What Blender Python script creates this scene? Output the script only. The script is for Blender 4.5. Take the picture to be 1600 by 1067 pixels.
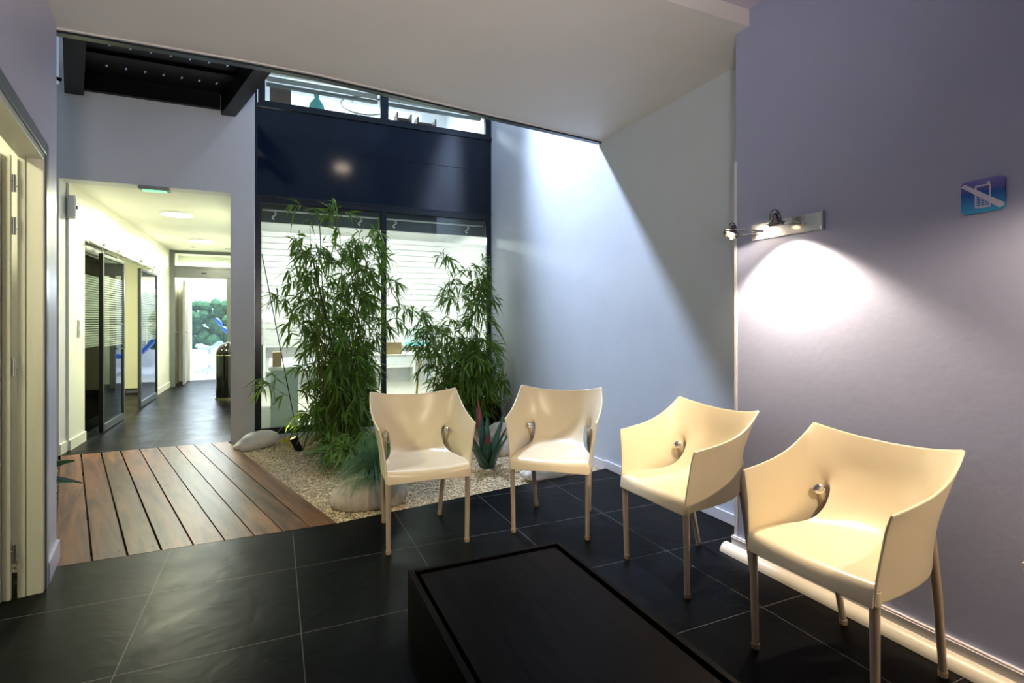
import bpy, bmesh, math, random
import numpy as np
from mathutils import Vector, Matrix, noise as mnoise
R = math.radians
sc = bpy.context.scene
for o in list(bpy.data.objects): bpy.data.objects.remove(o)
C = bpy.context.collection

# ------------------------------------------------------------------ camera
YAW = math.atan(370 / 825)
cd = bpy.data.cameras.new('camera'); cam = bpy.data.objects.new('camera', cd); C.objects.link(cam)
cd.sensor_width = 36; cd.lens = 36 * 825 / 1600; cd.shift_y = -33.5 / 1600
cd.clip_start = .03; cd.clip_end = 200
cam.location = (0, 0, 1.25); cam.rotation_euler = (R(90), 0, -YAW)
sc.camera = cam
# ------------------------------------------------------------------ exposure, world
sc.view_settings.view_transform = 'Standard'; sc.view_settings.look = 'None'
sc.view_settings.gamma = 1; sc.view_settings.use_curve_mapping = False
sc.view_settings.exposure = 0.0
w = bpy.data.worlds.new('world'); sc.world = w; w.use_nodes = True
bg = w.node_tree.nodes['Background']
bg.inputs[0].default_value = (.60, .76, 1.0, 1); bg.inputs[1].default_value = .42

def light(name, typ, loc, target, energy, col, size=.3, size_y=None, spot=None, blend=.5):
    d = bpy.data.lights.new(name, typ); d.energy = energy; d.color = col
    if typ == 'AREA':
        d.size = size
        if size_y: d.shape = 'RECTANGLE'; d.size_y = size_y
    else: d.shadow_soft_size = size
    if typ == 'SPOT': d.spot_size = R(spot); d.spot_blend = blend
    o = bpy.data.objects.new(name, d); C.objects.link(o); o.location = loc
    v = Vector(target) - Vector(loc); o.rotation_euler = v.to_track_quat('-Z', 'Y').to_euler()
    return o
WARM = (1, .80, .56); GREEN = (1, 1, .70); NEUT = (.97, 1, .90); COOL = (.62, .74, 1)
light('skylight_daylight', 'AREA', (1.25, 5.45, 5.3), (2.2, 4.4, 1.2), 40, COOL, .40, .40)
light('skylight_sunbeam', 'SPOT', (1.25, 5.45, 5.3), (3.05, 2.9, 1.1), 2300, COOL, .17, None, 62, 1)
light('ceiling_fill', 'SPOT', (-.15, -.5, 1.35), (.35, 2.0, 2.8), 245, (1, .90, .82), .12, None, 92, 1)  # unseen fill added to brighten the ceiling; no such fitting in the room
light('waiting_room_downlight', 'SPOT', (.35, -.7, 2.0), (1.05, 2.9, .55), 120, (1, .80, .60), .10, None, 40, .8)
light('sconce_beam_wall', 'SPOT', (2.115, 1.765, 1.69), (2.235, 1.70, .75), 92, (1, .79, .56), .02, None, 114, .40)
light('sconce_beam_left', 'SPOT', (2.10, 2.03, 1.71), (2.28, 1.93, 1.45), 4, (1, .80, .58), .02, None, 130, .5)
light('sconce_beam_chairs', 'SPOT', (2.06, 1.72, 1.70), (1.75, 1.35, 0.0), 9, (1, .82, .52), .025, None, 135, .9)
light('sconce_beam_next', 'SPOT', (2.09, .28, 1.71), (2.20, .62, .9), 75, (1, .76, .52), .02, None, 128, .5)
light('corridor_lamp_near', 'AREA', (-1.14, 7.5, 2.50), (-1.14, 7.5, 0), 78, GREEN, .34, .34)
light('corridor_lamp_far', 'AREA', (-1.14, 9.9, 2.50), (-1.14, 9.9, 0), 78, GREEN, .34, .34)
light('corridor_lamp_end', 'AREA', (-1.3, 12.1, 2.48), (-1.3, 12.1, 0), 40, GREEN, .3, .3)
light('office_lamp_one', 'AREA', (.45, 8.0, 2.68), (.45, 8.0, 0), 85, NEUT, .4, .4)
light('office_lamp_two', 'AREA', (1.85, 8.4, 2.68), (1.85, 8.4, 0), 85, NEUT, .4, .4)
light('side_room_lamp', 'AREA', (-3.0, 8.6, 2.48), (-3.0, 8.6, 0), 95, GREEN, .5, .5)
light('closet_lamp', 'AREA', (-1.9, 2.2, 2.6), (-1.5, 2.4, 0), 50, (1, .97, .62), .3, .3)
light('surgery_daylight', 'AREA', (-1.2, 15.6, 2.3), (-1.2, 14.2, .2), 240, (.75, .88, 1), 1.6, 1.2)
light('garden_daylight_far', 'AREA', (-1.4, 18.0, 4.5), (-1.4, 19.0, 1), 420, (.85, .95, 1), 2, 1)
light('upper_room_lamp', 'AREA', (1.5, 9.0, 5.3), (1.5, 9.0, 3.6), 150, (.85, .94, 1), .8, .8)

# ------------------------------------------------------------------ materials
def mat(name, col, rough=.5, metal=0, bump=0, bscale=20, var=0, vscale=3, emit=None, estr=0, spec=.5, coat=0, objrand=0, coords='Object', stretch=(1, 1, 1), bdetail=4, trans=0):
    m = bpy.data.materials.new(name); m.use_nodes = True
    nt = m.node_tree; b = nt.nodes['Principled BSDF']; N = nt.nodes.new; Lk = nt.links.new
    b.inputs['Base Color'].default_value = (*col, 1); b.inputs['Roughness'].default_value = rough
    b.inputs['Metallic'].default_value = metal; b.inputs['Specular IOR Level'].default_value = spec
    b.inputs['Coat Weight'].default_value = coat
    if emit: b.inputs['Emission Color'].default_value = (*emit, 1); b.inputs['Emission Strength'].default_value = estr
    tc = N('ShaderNodeTexCoord'); mp = N('ShaderNodeMapping'); Lk(tc.outputs[coords], mp.inputs[0]); mp.inputs['Scale'].default_value = stretch
    if var or objrand:
        n = N('ShaderNodeTexNoise'); n.inputs['Scale'].default_value = vscale; n.inputs['Detail'].default_value = 6; Lk(mp.outputs[0], n.inputs[0])
        hsv = N('ShaderNodeHueSaturation'); hsv.inputs['Color'].default_value = (*col, 1)
        mr = N('ShaderNodeMapRange'); mr.inputs[1].default_value = .25; mr.inputs[2].default_value = .75
        mr.inputs[3].default_value = 1 - var; mr.inputs[4].default_value = 1 + var; Lk(n.outputs[0], mr.inputs[0])
        out = mr.outputs[0]
        if objrand:
            oi = N('ShaderNodeObjectInfo'); m2 = N('ShaderNodeMapRange'); m2.inputs[3].default_value = 1 - objrand; m2.inputs[4].default_value = 1 + objrand
            Lk(oi.outputs['Random'], m2.inputs[0]); mu = N('ShaderNodeMath'); mu.operation = 'MULTIPLY'; Lk(out, mu.inputs[0]); Lk(m2.outputs[0], mu.inputs[1]); out = mu.outputs[0]
        Lk(out, hsv.inputs['Value']); Lk(hsv.outputs[0], b.inputs['Base Color'])
    if bump:
        n = N('ShaderNodeTexNoise'); n.inputs['Scale'].default_value = bscale; n.inputs['Detail'].default_value = bdetail; Lk(mp.outputs[0], n.inputs[0])
        bp = N('ShaderNodeBump'); bp.inputs['Strength'].default_value = bump; bp.inputs['Distance'].default_value = .01
        Lk(n.outputs[0], bp.inputs['Height']); Lk(bp.outputs[0], b.inputs['Normal'])
    return m

def glass(name, tint=(1, 1, 1), refl=.12, rough=0.0):
    m = bpy.data.materials.new(name); m.use_nodes = True; nt = m.node_tree; nt.nodes.clear(); N = nt.nodes.new; Lk = nt.links.new
    o = N('ShaderNodeOutputMaterial'); mx = N('ShaderNodeMixShader'); t = N('ShaderNodeBsdfTransparent'); g = N('ShaderNodeBsdfGlossy')
    t.inputs[0].default_value = (*tint, 1); g.inputs['Roughness'].default_value = rough
    lw = N('ShaderNodeFresnel'); lw.inputs[0].default_value = 1.5
    Lk(lw.outputs[0], mx.inputs[0]); Lk(t.outputs[0], mx.inputs[1]); Lk(g.outputs[0], mx.inputs[2]); Lk(mx.outputs[0], o.inputs[0])
    return m

def film_glass(name, z0, z1, period, gap, opac, tint=(1, 1, 1), lower=None):
    """clear pane carrying a frosted film cut in horizontal stripes between z0 and z1 (object space)"""
    m = bpy.data.materials.new(name); m.use_nodes = True; nt = m.node_tree; nt.nodes.clear(); N = nt.nodes.new; Lk = nt.links.new
    o = N('ShaderNodeOutputMaterial'); t = N('ShaderNodeBsdfTransparent'); t.inputs[0].default_value = (*tint, 1)
    g = N('ShaderNodeBsdfGlossy'); g.inputs['Roughness'].default_value = 0; fr = N('ShaderNodeFresnel'); fr.inputs[0].default_value = 1.5
    mx = N('ShaderNodeMixShader'); Lk(fr.outputs[0], mx.inputs[0]); Lk(t.outputs[0], mx.inputs[1]); Lk(g.outputs[0], mx.inputs[2])
    tl = N('ShaderNodeBsdfTranslucent'); tl.inputs[0].default_value = (.93, .95, .95, 1)
    df = N('ShaderNodeBsdfDiffuse'); df.inputs[0].default_value = (.8, .82, .84, 1); fm = N('ShaderNodeMixShader'); fm.inputs[0].default_value = .3
    Lk(tl.outputs[0], fm.inputs[1]); Lk(df.outputs[0], fm.inputs[2])
    tc = N('ShaderNodeTexCoord'); sx = N('ShaderNodeSeparateXYZ'); Lk(tc.outputs['Object'], sx.inputs[0])
    def M(op, a, b=None, c=None):
        n = N('ShaderNodeMath'); n.operation = op
        for i, v in enumerate((a, b, c)):
            if v is None: continue
            if isinstance(v, (int, float)): n.inputs[i].default_value = v
            else: Lk(v, n.inputs[i])
        return n.outputs[0]
    z = sx.outputs[2]
    fz = M('FRACT', M('DIVIDE', z, period))
    st = M('GREATER_THAN', fz, gap / period)
    inb = M('MULTIPLY', M('GREATER_THAN', z, z0), M('LESS_THAN', z, z1))
    fac = M('MULTIPLY', M('MULTIPLY', st, inb), opac)
    mm = N('ShaderNodeMixShader'); Lk(fac, mm.inputs[0]); Lk(mx.outputs[0], mm.inputs[1]); Lk(fm.outputs[0], mm.inputs[2]); Lk(mm.outputs[0], o.inputs[0])
    return m

def tile_mat(name):
    m = mat(name, (.014, .017, .019), rough=.3, spec=.045)
    nt = m.node_tree; b = nt.nodes['Principled BSDF']; N = nt.nodes.new; Lk = nt.links.new
    tc = N('ShaderNodeTexCoord'); sx = N('ShaderNodeSeparateXYZ'); Lk(tc.outputs['Object'], sx.inputs[0])
    def M(op, a, b_=None):
        n = N('ShaderNodeMath'); n.operation = op
        for i, v in enumerate((a, b_)):
            if v is None: continue
            if isinstance(v, (int, float)): n.inputs[i].default_value = v
            else: Lk(v, n.inputs[i])
        return n.outputs[0]
    def line(s, o0, p):
        fr = M('FRACT', M('ADD', M('DIVIDE', M('SUBTRACT', s, o0), p), .5 + 50))
        return M('LESS_THAN', M('ABSOLUTE', M('SUBTRACT', fr, .5)), .0017 / p)
    g = M('MAXIMUM', line(sx.outputs[0], .095, .6135), line(sx.outputs[1], 2.265, .6135))
    n = N('ShaderNodeTexNoise'); n.inputs['Scale'].default_value = 2.6; n.inputs['Detail'].default_value = 9; n.inputs['Roughness'].default_value = .62; n.inputs['Distortion'].default_value = .8
    Lk(tc.outputs['Object'], n.inputs[0])
    cr = N('ShaderNodeValToRGB'); cr.color_ramp.elements[0].position = .3; cr.color_ramp.elements[0].color = (.0014, .0017, .002, 1)
    cr.color_ramp.elements[1].position = .75; cr.color_ramp.elements[1].color = (.0055, .006, .0065, 1); Lk(n.outputs[0], cr.inputs[0])
    mx = N('ShaderNodeMix'); mx.data_type = 'RGBA'; Lk(g, mx.inputs['Factor']); Lk(cr.outputs[0], mx.inputs['A']); mx.inputs['B'].default_value = (.10, .095, .09, 1)
    Lk(mx.outputs['Result'], b.inputs['Base Color'])
    mr = N('ShaderNodeMapRange'); mr.inputs[1].default_value = .3; mr.inputs[2].default_value = .7; mr.inputs[3].default_value = .28; mr.inputs[4].default_value = .42
    Lk(n.outputs[0], mr.inputs[0]); Lk(mr.outputs[0], b.inputs['Roughness'])
    n2 = N('ShaderNodeTexNoise'); n2.inputs['Scale'].default_value = 7; n2.inputs['Detail'].default_value = 8; n2.inputs['Distortion'].default_value = 1.2; Lk(tc.outputs['Object'], n2.inputs[0])
    bp = N('ShaderNodeBump'); bp.inputs['Strength'].default_value = .2; bp.inputs['Distance'].default_value = .01
    s = M('SUBTRACT', n2.outputs[0], M('MULTIPLY', g, .3)); Lk(s, bp.inputs['Height']); Lk(bp.outputs[0], b.inputs['Normal'])
    return m

def wood_mat(name, c1, c2, rough, scale=1.0, objrand=True, axis=1, bump=.15):
    m = mat(name, c1, rough=rough, spec=.035 if max(c2) < .05 else .2)
    nt = m.node_tree; b = nt.nodes['Principled BSDF']; N = nt.nodes.new; Lk = nt.links.new
    tc = N('ShaderNodeTexCoord'); mp = N('ShaderNodeMapping'); Lk(tc.outputs['Object'], mp.inputs[0])
    s = [9 * scale] * 3; s[axis] = .9 * scale; mp.inputs['Scale'].default_value = s
    oi = N('ShaderNodeObjectInfo')
    if objrand:
        cx = N('ShaderNodeCombineXYZ'); mu = N('ShaderNodeMath'); mu.operation = 'MULTIPLY'; mu.inputs[1].default_value = 37; Lk(oi.outputs['Random'], mu.inputs[0])
        for i in range(3): Lk(mu.outputs[0], cx.inputs[i])
        Lk(cx.outputs[0], mp.inputs['Location'])
    n = N('ShaderNodeTexNoise'); n.inputs['Scale'].default_value = 1; n.inputs['Detail'].default_value = 8; n.inputs['Distortion'].default_value = 1.5; Lk(mp.outputs[0], n.inputs[0])
    n3 = N('ShaderNodeTexNoise'); n3.inputs['Scale'].default_value = 6; n3.inputs['Detail'].default_value = 6; Lk(mp.outputs[0], n3.inputs[0])
    ad = N('ShaderNodeMath'); ad.operation = 'MULTIPLY_ADD'; ad.inputs[1].default_value = .35; Lk(n3.outputs[0], ad.inputs[0]); Lk(n.outputs[0], ad.inputs[2])
    cr = N('ShaderNodeValToRGB'); cr.color_ramp.elements[0].position = .48; cr.color_ramp.elements[0].color = (*c1, 1); cr.color_ramp.elements[1].position = .88; cr.color_ramp.elements[1].color = (*c2, 1)
    Lk(ad.outputs[0], cr.inputs[0]); last = cr.outputs[0]
    if objrand:
        hs = N('ShaderNodeHueSaturation'); m2 = N('ShaderNodeMapRange'); m2.inputs[3].default_value = .72; m2.inputs[4].default_value = 1.3; Lk(oi.outputs['Random'], m2.inputs[0]); Lk(m2.outputs[0], hs.inputs['Value'])
        wn = N('ShaderNodeTexWhiteNoise'); wn.noise_dimensions = '1D'; Lk(oi.outputs['Random'], wn.inputs['W']); m3 = N('ShaderNodeMapRange'); m3.inputs[3].default_value = .488; m3.inputs[4].default_value = .512
        Lk(wn.outputs[0], m3.inputs[0]); Lk(m3.outputs[0], hs.inputs['Hue']); Lk(last, hs.inputs['Color']); last = hs.outputs[0]
    Lk(last, b.inputs['Base Color'])
    bp = N('ShaderNodeBump'); bp.inputs['Strength'].default_value = bump; bp.inputs['Distance'].default_value = .004; Lk(ad.outputs[0], bp.inputs['Height']); Lk(bp.outputs[0], b.inputs['Normal'])
    return m

M = dict(
    doorframe=mat('dark grey door frame', (.035, .042, .045), .3, spec=.3),
    white=mat('white paint', (.68, .69, .72), .55, bump=.06, bscale=60, var=.02),
    lilac=mat('lilac paint', (.36, .395, .58), .5, bump=.10, bscale=30, var=.03, vscale=2),
    lilac_left=mat('lilac paint left', (.60, .55, .66), .4, bump=.06, bscale=30, var=.02, vscale=2),
    wellwhite=mat('atrium wall paint', (.57, .62, .68), .6, bump=.08, bscale=50, var=.03),
    ceil=mat('ceiling paint', (.74, .71, .68), .6, bump=.05, bscale=40, var=.02),
    corr=mat('corridor paint', (.80, .80, .72), .5, bump=.04, bscale=60, var=.02),
    trim=mat('gloss trim paint', (.72, .70, .74), .3, bump=.03, var=.03),
    ledge=mat('cream quarter round', (.66, .62, .52), .35, bump=.05, var=.04),
    jamb=mat('cream gloss door paint', (.62, .60, .50), .35, bump=.25, bscale=6, var=.05, vscale=2, stretch=(6, 6, .5)),
    grey=mat('grey architrave paint', (.11, .125, .13), .3),
    steel_blk=mat('black blue steel', (.006, .012, .020), .28, bump=.02),
    spandrel=mat('dark blue glossy panel', (.003, .009, .022), .10, bump=.03, bscale=2.5, var=.2, vscale=1.2),
    black=mat('black steel', (.004, .0045, .005), .4, spec=.25, bump=.05, bscale=30),
    tile=tile_mat('slate floor tiles'),
    deck=wood_mat('oiled deck wood', (.062, .025, .011), (.25, .108, .044), .42),
    wenge=wood_mat('black stained oak', (.0007, .0006, .0006), (.004, .0028, .0026), .38, 1.5, False, bump=.35),
    soil=mat('dark soil', (.03, .025, .02), .9, bump=.6, bscale=40, var=.3),
    gravelbed=mat('gravel bed', (.38, .31, .20), .9, bump=1.0, bscale=90, var=.4, vscale=60),
    gravel=mat('gravel pieces', (.70, .58, .39), .7, bump=.1, bscale=60, var=.5, vscale=34, bdetail=2),
    stone=mat('pale garden stone', (.84, .83, .79), .55, bump=.5, bscale=10, var=.14, vscale=7),
    stone2=mat('ribbed beige stone', (.50, .44, .37), .7, bump=.8, bscale=14, var=.25, vscale=6, stretch=(5, 5, 1)),
    shell=mat('cream plastic', (.76, .665, .465), .28, bump=.03, bscale=120, var=.02, vscale=2, spec=.5),
    leg=mat('cream lacquered metal', (.60, .49, .36), .30, metal=.35, bump=.02, var=.03),
    chrome=mat('brushed steel', (.62, .62, .62), .25, metal=1, bump=.03, bscale=80),
    darkmetal=mat('smoked chrome', (.20, .19, .18), .22, metal=1),
    foot=mat('rubber foot', (.30, .22, .14), .6),
    leaf=mat('bamboo leaf', (.13, .25, .035), .42, var=.55, vscale=9),
    leafdk=mat('broad dark leaf', (.02, .09, .015), .35, var=.3, vscale=8),
    cane=mat('bamboo cane', (.16, .13, .045), .5, var=.3, vscale=8, bump=.1),
    stake=mat('dark plant stake', (.010, .012, .010), .4),
    grass=mat('blue fescue', (.13, .26, .13), .6, var=.4, vscale=14),
    aloe=mat('aloe leaf', (.04, .10, .06), .35, var=.25, vscale=16, bump=.1),
    aloered=mat('aloe red tip', (.26, .05, .05), .4, var=.2, vscale=20),
    yellowleaf=mat('yellow blade', (.55, .48, .04), .5, var=.2),
    glass=glass('clear glass', (.93, .98, .95)),
    glassg=film_glass('striped film glass', .95, 1.75, .026, .012, .28, (.80, .94, .86)),
    film=film_glass('office film glass', .98, 2.22, .0675, .008, .62, (.92, .97, .95)),
    frost=mat('pale green frosted panel', (.50, .62, .57), .3, var=.03),
    cream=mat('cream cabinet', (.80, .78, .55), .4, var=.02),
    brown=mat('brown cardboard', (.36, .25, .13), .7, var=.1, bump=.1),
    wood=wood_mat('light wood', (.45, .30, .15), (.62, .45, .25), .5, 1, False),
    blue=mat('blue upholstery', (.02, .13, .55), .35, var=.08),
    paleblue=mat('pale blue plastic', (.45, .60, .78), .35, var=.04),
    whitepl=mat('white plastic', (.82, .82, .80), .35, var=.02),
    binblk=mat('black enamel', (.004, .004, .004), .12, coat=.5, bump=.01),
    brass=mat('polished brass', (.75, .65, .40), .2, metal=1),
    lampw=mat('lamp diffuser', (1, 1, 1), .5, emit=(1, .98, .80), estr=7),
    lampn=mat('office lamp diffuser', (1, 1, 1), .5, emit=(1, .98, .86), estr=8),
    exitgreen=mat('green lit lens', (.2, .9, .4), .4, emit=(.25, 1, .45), estr=1.3),
    daylit=mat('daylight backdrop', (.8, .85, .9), .8, var=.1),
    hedge=mat('hedge leaves', (.05, .16, .07), .8, var=.7, vscale=22, bump=1, bscale=30),
    bulbglow=mat('lit bulb glass', (1, 1, 1), .4, emit=(1, .78, .42), estr=9),
    gardenbulb=mat('garden lamp lens', (1, .9, .5), .4, emit=(1, .70, .18), estr=5),
    signwhite=mat('sign white', (.62, .62, .80), .35),
    teal=mat('teal glass', (.10, .50, .55), .2, var=.1),
    maroon=mat('dark brown furniture', (.10, .05, .03), .4, var=.3, vscale=6),
    grey2=mat('mid grey plastic', (.30, .30, .29), .4),
)
for k_ in ('leaf', 'grass', 'leafdk', 'yellowleaf'):
    nt = M[k_].node_tree; b = nt.nodes['Principled BSDF']; tl = nt.nodes.new('ShaderNodeBsdfTranslucent'); mx = nt.nodes.new('ShaderNodeMixShader'); mx.inputs[0].default_value = .38
    if b.inputs['Base Color'].links: nt.links.new(b.inputs['Base Color'].links[0].from_socket, tl.inputs[0])
    nt.links.new(b.outputs[0], mx.inputs[1]); nt.links.new(tl.outputs[0], mx.inputs[2]); nt.links.new(mx.outputs[0], nt.nodes['Material Output'].inputs[0])
# ------------------------------------------------------------------ mesh helpers
def link(name, me, m, parent=None, smooth=False):
    o = bpy.data.objects.new(name, me); C.objects.link(o)
    if m:
        for q in (m if isinstance(m, (list, tuple)) else [m]): me.materials.append(M[q] if isinstance(q, str) else q)
    if parent: o.parent = parent
    if smooth: me.polygons.foreach_set('use_smooth', [True] * len(me.polygons))
    return o
class MB:
    def __init__(s): s.v = []; s.f = []; s.mi = []
    def add(s, vs, fs, mi=0):
        k = len(s.v); s.v += [tuple(v) for v in vs]; s.f += [tuple(i + k for i in f) for f in fs]; s.mi += [mi] * len(fs); return s
    def box(s, a, b, mi=0, M_=None):
        x0, x1 = sorted((a[0], b[0])); y0, y1 = sorted((a[1], b[1])); z0, z1 = sorted((a[2], b[2]))
        vs = [(x0, y0, z0), (x1, y0, z0), (x1, y1, z0), (x0, y1, z0), (x0, y0, z1), (x1, y0, z1), (x1, y1, z1), (x0, y1, z1)]
        if M_: vs = [M_ @ Vector(v) for v in vs]
        return s.add(vs, [(0, 3, 2, 1), (4, 5, 6, 7), (0, 1, 5, 4), (1, 2, 6, 5), (2, 3, 7, 6), (3, 0, 4, 7)], mi)
    def prism(s, poly, z0, z1, mi=0):
        n = len(poly); vs = [(x, y, z0) for x, y in poly] + [(x, y, z1) for x, y in poly]
        return s.add(vs, [tuple(range(n))[::-1], tuple(range(n, 2 * n))] + [(i, (i + 1) % n, n + (i + 1) % n, n + i) for i in range(n)], mi)
    def tube(s, pts, r, n=8, mi=0, caps=True):
        pts = [Vector(p) for p in pts]; rs = r if isinstance(r, (list, tuple)) else [r] * len(pts)
        t = (pts[1] - pts[0]).normalized(); up = Vector((0, 0, 1)) if abs(t.z) < .9 else Vector((1, 0, 0)); nrm = t.cross(up).normalized()
        vs = []
        for i, p in enumerate(pts):
            a = pts[max(0, i - 1)]; c = pts[min(len(pts) - 1, i + 1)]; t = (c - a).normalized()
            nrm = (nrm - t * nrm.dot(t)).normalized(); bn = t.cross(nrm)
            for k in range(n): th = 2 * math.pi * k / n; vs.append(p + (nrm * math.cos(th) + bn * math.sin(th)) * rs[i])
        fs = [(i * n + k, i * n + (k + 1) % n, (i + 1) * n + (k + 1) % n, (i + 1) * n + k) for i in range(len(pts) - 1) for k in range(n)]
        if caps: fs += [tuple(range(n))[::-1], tuple(range((len(pts) - 1) * n, len(pts) * n))]
        return s.add(vs, fs, mi)
    def lathe(s, prof, c=(0, 0, 0), n=24, mi=0, M_=None):
        vs = []
        for r, z in prof:
            for k in range(n):
                th = 2 * math.pi * k / n; v = Vector((r * math.cos(th), r * math.sin(th), z))
                vs.append((M_ @ v if M_ else v) + Vector(c))
        fs = [(i * n + k, i * n + (k + 1) % n, (i + 1) * n + (k + 1) % n, (i + 1) * n + k) for i in range(len(prof) - 1) for k in range(n)]
        fs += [tuple(range(n))[::-1], tuple(range((len(prof) - 1) * n, len(prof) * n))]
        return s.add(vs, fs, mi)
    def build(s, name, m, parent=None, smooth=False, bevel=0, autosm=False):
        me = bpy.data.meshes.new(name); me.from_pydata(s.v, [], s.f); me.update()
        o = link(name, me, m, parent, smooth)
        if max(s.mi, default=0): me.polygons.foreach_set('material_index', s.mi)
        if bevel:
            b = o.modifiers.new('bevel', 'BEVEL'); b.width = bevel; b.segments = 2; b.limit_method = 'ANGLE'
        if autosm: me.polygons.foreach_set('use_smooth', [True] * len(me.polygons)); me.set_sharp_from_angle(angle=R(35))
        return o
def tag(o, label=None, cat=None, group=None, kind=None):
    if label: o['label'] = label
    if cat: o['category'] = cat
    if group: o['group'] = group
    if kind: o['kind'] = kind
    return o
def struct(o, label=None, cat=None): return tag(o, label, cat, kind='structure')
def thing(name, label, cat, loc=(0, 0, 0), rz=0, group=None):
    o = bpy.data.objects.new(name, None); C.objects.link(o); o.location = loc; o.rotation_euler = (0, 0, rz); o.empty_display_size = .1
    return tag(o, label, cat, group)
def copy_tree(o, parent=None):
    c = o.copy(); C.objects.link(c)
    if parent: c.parent = parent
    for ch in [x for x in bpy.data.objects if x.parent == o]: copy_tree(ch, c)
    return c

# ================================================================== SETTING
XB = 2.55      # atrium / blue-lit wall
XP = 2.26      # lilac wall face
YW = 6.34      # glazing plane
YF = 6.15      # white wall above the passage
ZS = 2.785     # soffit
EDGE = [(-1.9, 3.53), (-.15, 3.50), (.25, 3.515), (XB, 3.81)]    # soffit edge towards the atrium
GE = [(.345, 3.405), (1.64, 3.618), (XB, 3.735)]                # floor edge along the gravel
# floors
mb = MB()
mb.prism([(-2.6, -1.6), (XB + .1, -1.6), (XB + .1, 3.745), GE[1], GE[0], (-1.02, 3.39), (-1.2, 3.39), (-2.6, 3.39)], -.12, 0)
struct(mb.build('floor', 'tile'), 'black slate tile floor of the waiting area', 'floor')
mb = MB(); mb.prism([(-1.82, 6.135), (-.42, 6.135), (-.42, 6.34), (-.25, 6.34), (-.25, 12.7), (-4.6, 12.7), (-4.6, 6.34), (-1.82, 6.34)], -.12, 0)
struct(mb.build('floor', 'tile'), 'dark tile floor of the corridor behind the deck', 'floor')
mb = MB(); mb.box((-.25, 6.36, -.1), (4.2, 11, .0))
struct(mb.build('floor', mat('pale office floor', (.55, .52, .46), .4, var=.1)), 'pale floor of the office behind the glazing', 'floor')
mb = MB(); mb.box((-3.2, 12.7, -.1), (.9, 17, .0))
struct(mb.build('floor', mat('white clinic floor', (.78, .82, .86), .25, var=.03)), 'white floor of the far treatment room', 'floor')
# gravel bed (uneven) under deck and garden
def gz(x, y):
    z = -.035 + .02 * mnoise.noise(Vector((x * 1.3, y * 1.3, 0))) + .008 * mnoise.noise(Vector((x * 6, y * 6, 3)))
    z += .045 * math.exp(-((x - .65) ** 2 + (y - 5.4) ** 2) / .5) + .05 * math.exp(-((x - 1.9) ** 2 + (y - 5.7) ** 2) / .4)
    e = min(1, max(0, (y - 3.45 - .12 * max(0, x - .345)) / .25)); return -.03 + (z + .03) * e
def edge_y(x):
    if x < .345: return 3.385
    if x < 1.64: return 3.405 + (x - .345) / (1.295) * .213
    return 3.618 + (x - 1.64) / (XB - 1.64) * .117
nx, ny = 90, 60; vs = []; fs = []
for i in range(nx + 1):
    x = -2.6 + (XB + 2.6) * i / nx
    for j in range(ny + 1):
        y0 = edge_y(x); y = y0 + (YW - .02 - y0) * j / ny; vs.append((x, y, gz(x, y)))
for i in range(nx):
    for j in range(ny): a = i * (ny + 1) + j; fs.append((a, a + ny + 1, a + ny + 2, a + 1))
mb = MB(); mb.add(vs, fs)
struct(mb.build('floor', 'gravelbed', smooth=True), 'sandy bed under the gravel of the indoor garden', 'ground')

# walls
def boxes(name, m, bs, bevel=0, label=None, cat='wall', autosm=False):
    b = MB()
    for a, c in bs: b.box(a, c)
    o = b.build(name, m, bevel=bevel, autosm=autosm); struct(o, label, cat); return o
boxes('wall_back', 'white', [((-2.6, YF, -.12), (-1.82, YF + .19, 3.42)), ((-1.82, YF, 2.56), (-.42, YF + .19, 5.9)), ((-.42, YF, -.12), (-.20, YF + .19, 5.9)), ((-2.6, YF, 4.6), (-1.82, YF + .19, 5.9))], label='white wall above and beside the passage to the corridor')
boxes('wall_right', 'wellwhite', [((XB, -1.7, -.12), (XB + .15, YW + .2, 5.9))], label='tall atrium side wall lit by blue daylight')
boxes('wall_right', 'lilac', [((XP, -1.6, -.02), (XB, 2.10, 2.9))], bevel=.004, label='lilac wall behind the chairs carrying the sconce')
boxes('wall_rear', 'lilac_left', [((-2.6, -1.7, -.1), (XB + .1, -1.6, 3.1))], label='wall behind the camera')
boxes('wall_left', 'white', [((-2.7, -1.7, -.12), (-2.6, 6.4, 5.9))], label='outer wall left of the garden')
# soffit over the waiting area and the slightly higher ceiling towards the camera
mb = MB(); mb.prism([(-2.6, 2.01), (XB, 2.01), EDGE[3], EDGE[2], EDGE[1], EDGE[0], (-2.6, 3.53)], ZS, 3.05)
struct(mb.build('ceiling', 'ceil'), 'lower plaster ceiling over the seats', 'ceiling')
mb = MB(); mb.box((-2.6, -1.7, 2.872), (XB, 2.012, 3.05))
struct(mb.build('ceiling', 'lilac_left'), 'higher ceiling strip nearest the camera', 'ceiling')
# black edge profile under the soffit edge
mb = MB()
pts = [Vector((x, y, 0)) for x, y in EDGE]
for i in range(3):
    a, b = pts[i], pts[i + 1]; d = (b - a).normalized(); n = Vector((-d.y, d.x, 0))
    q = [a + n * .002, b + n * .002, b + n * .05, a + n * .05]
    mb.prism([(p.x, p.y) for p in q], ZS - .02, ZS + .30)
struct(mb.build('trim_1', 'steel_blk'), 'black steel edge profile along the ceiling opening', 'trim')
mb = MB()
for i in range(3):
    a, b = pts[i], pts[i + 1]; d = (b - a).normalized(); n = Vector((-d.y, d.x, 0))
    q = [a - n * .012, b - n * .012, b + n * .004, a + n * .004]
    mb.prism([(p.x, p.y) for p in q], ZS - .008, ZS + .002)
struct(mb.build('trim_2', 'ceil'), 'thin pale bead along the ceiling edge', 'trim')
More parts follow.
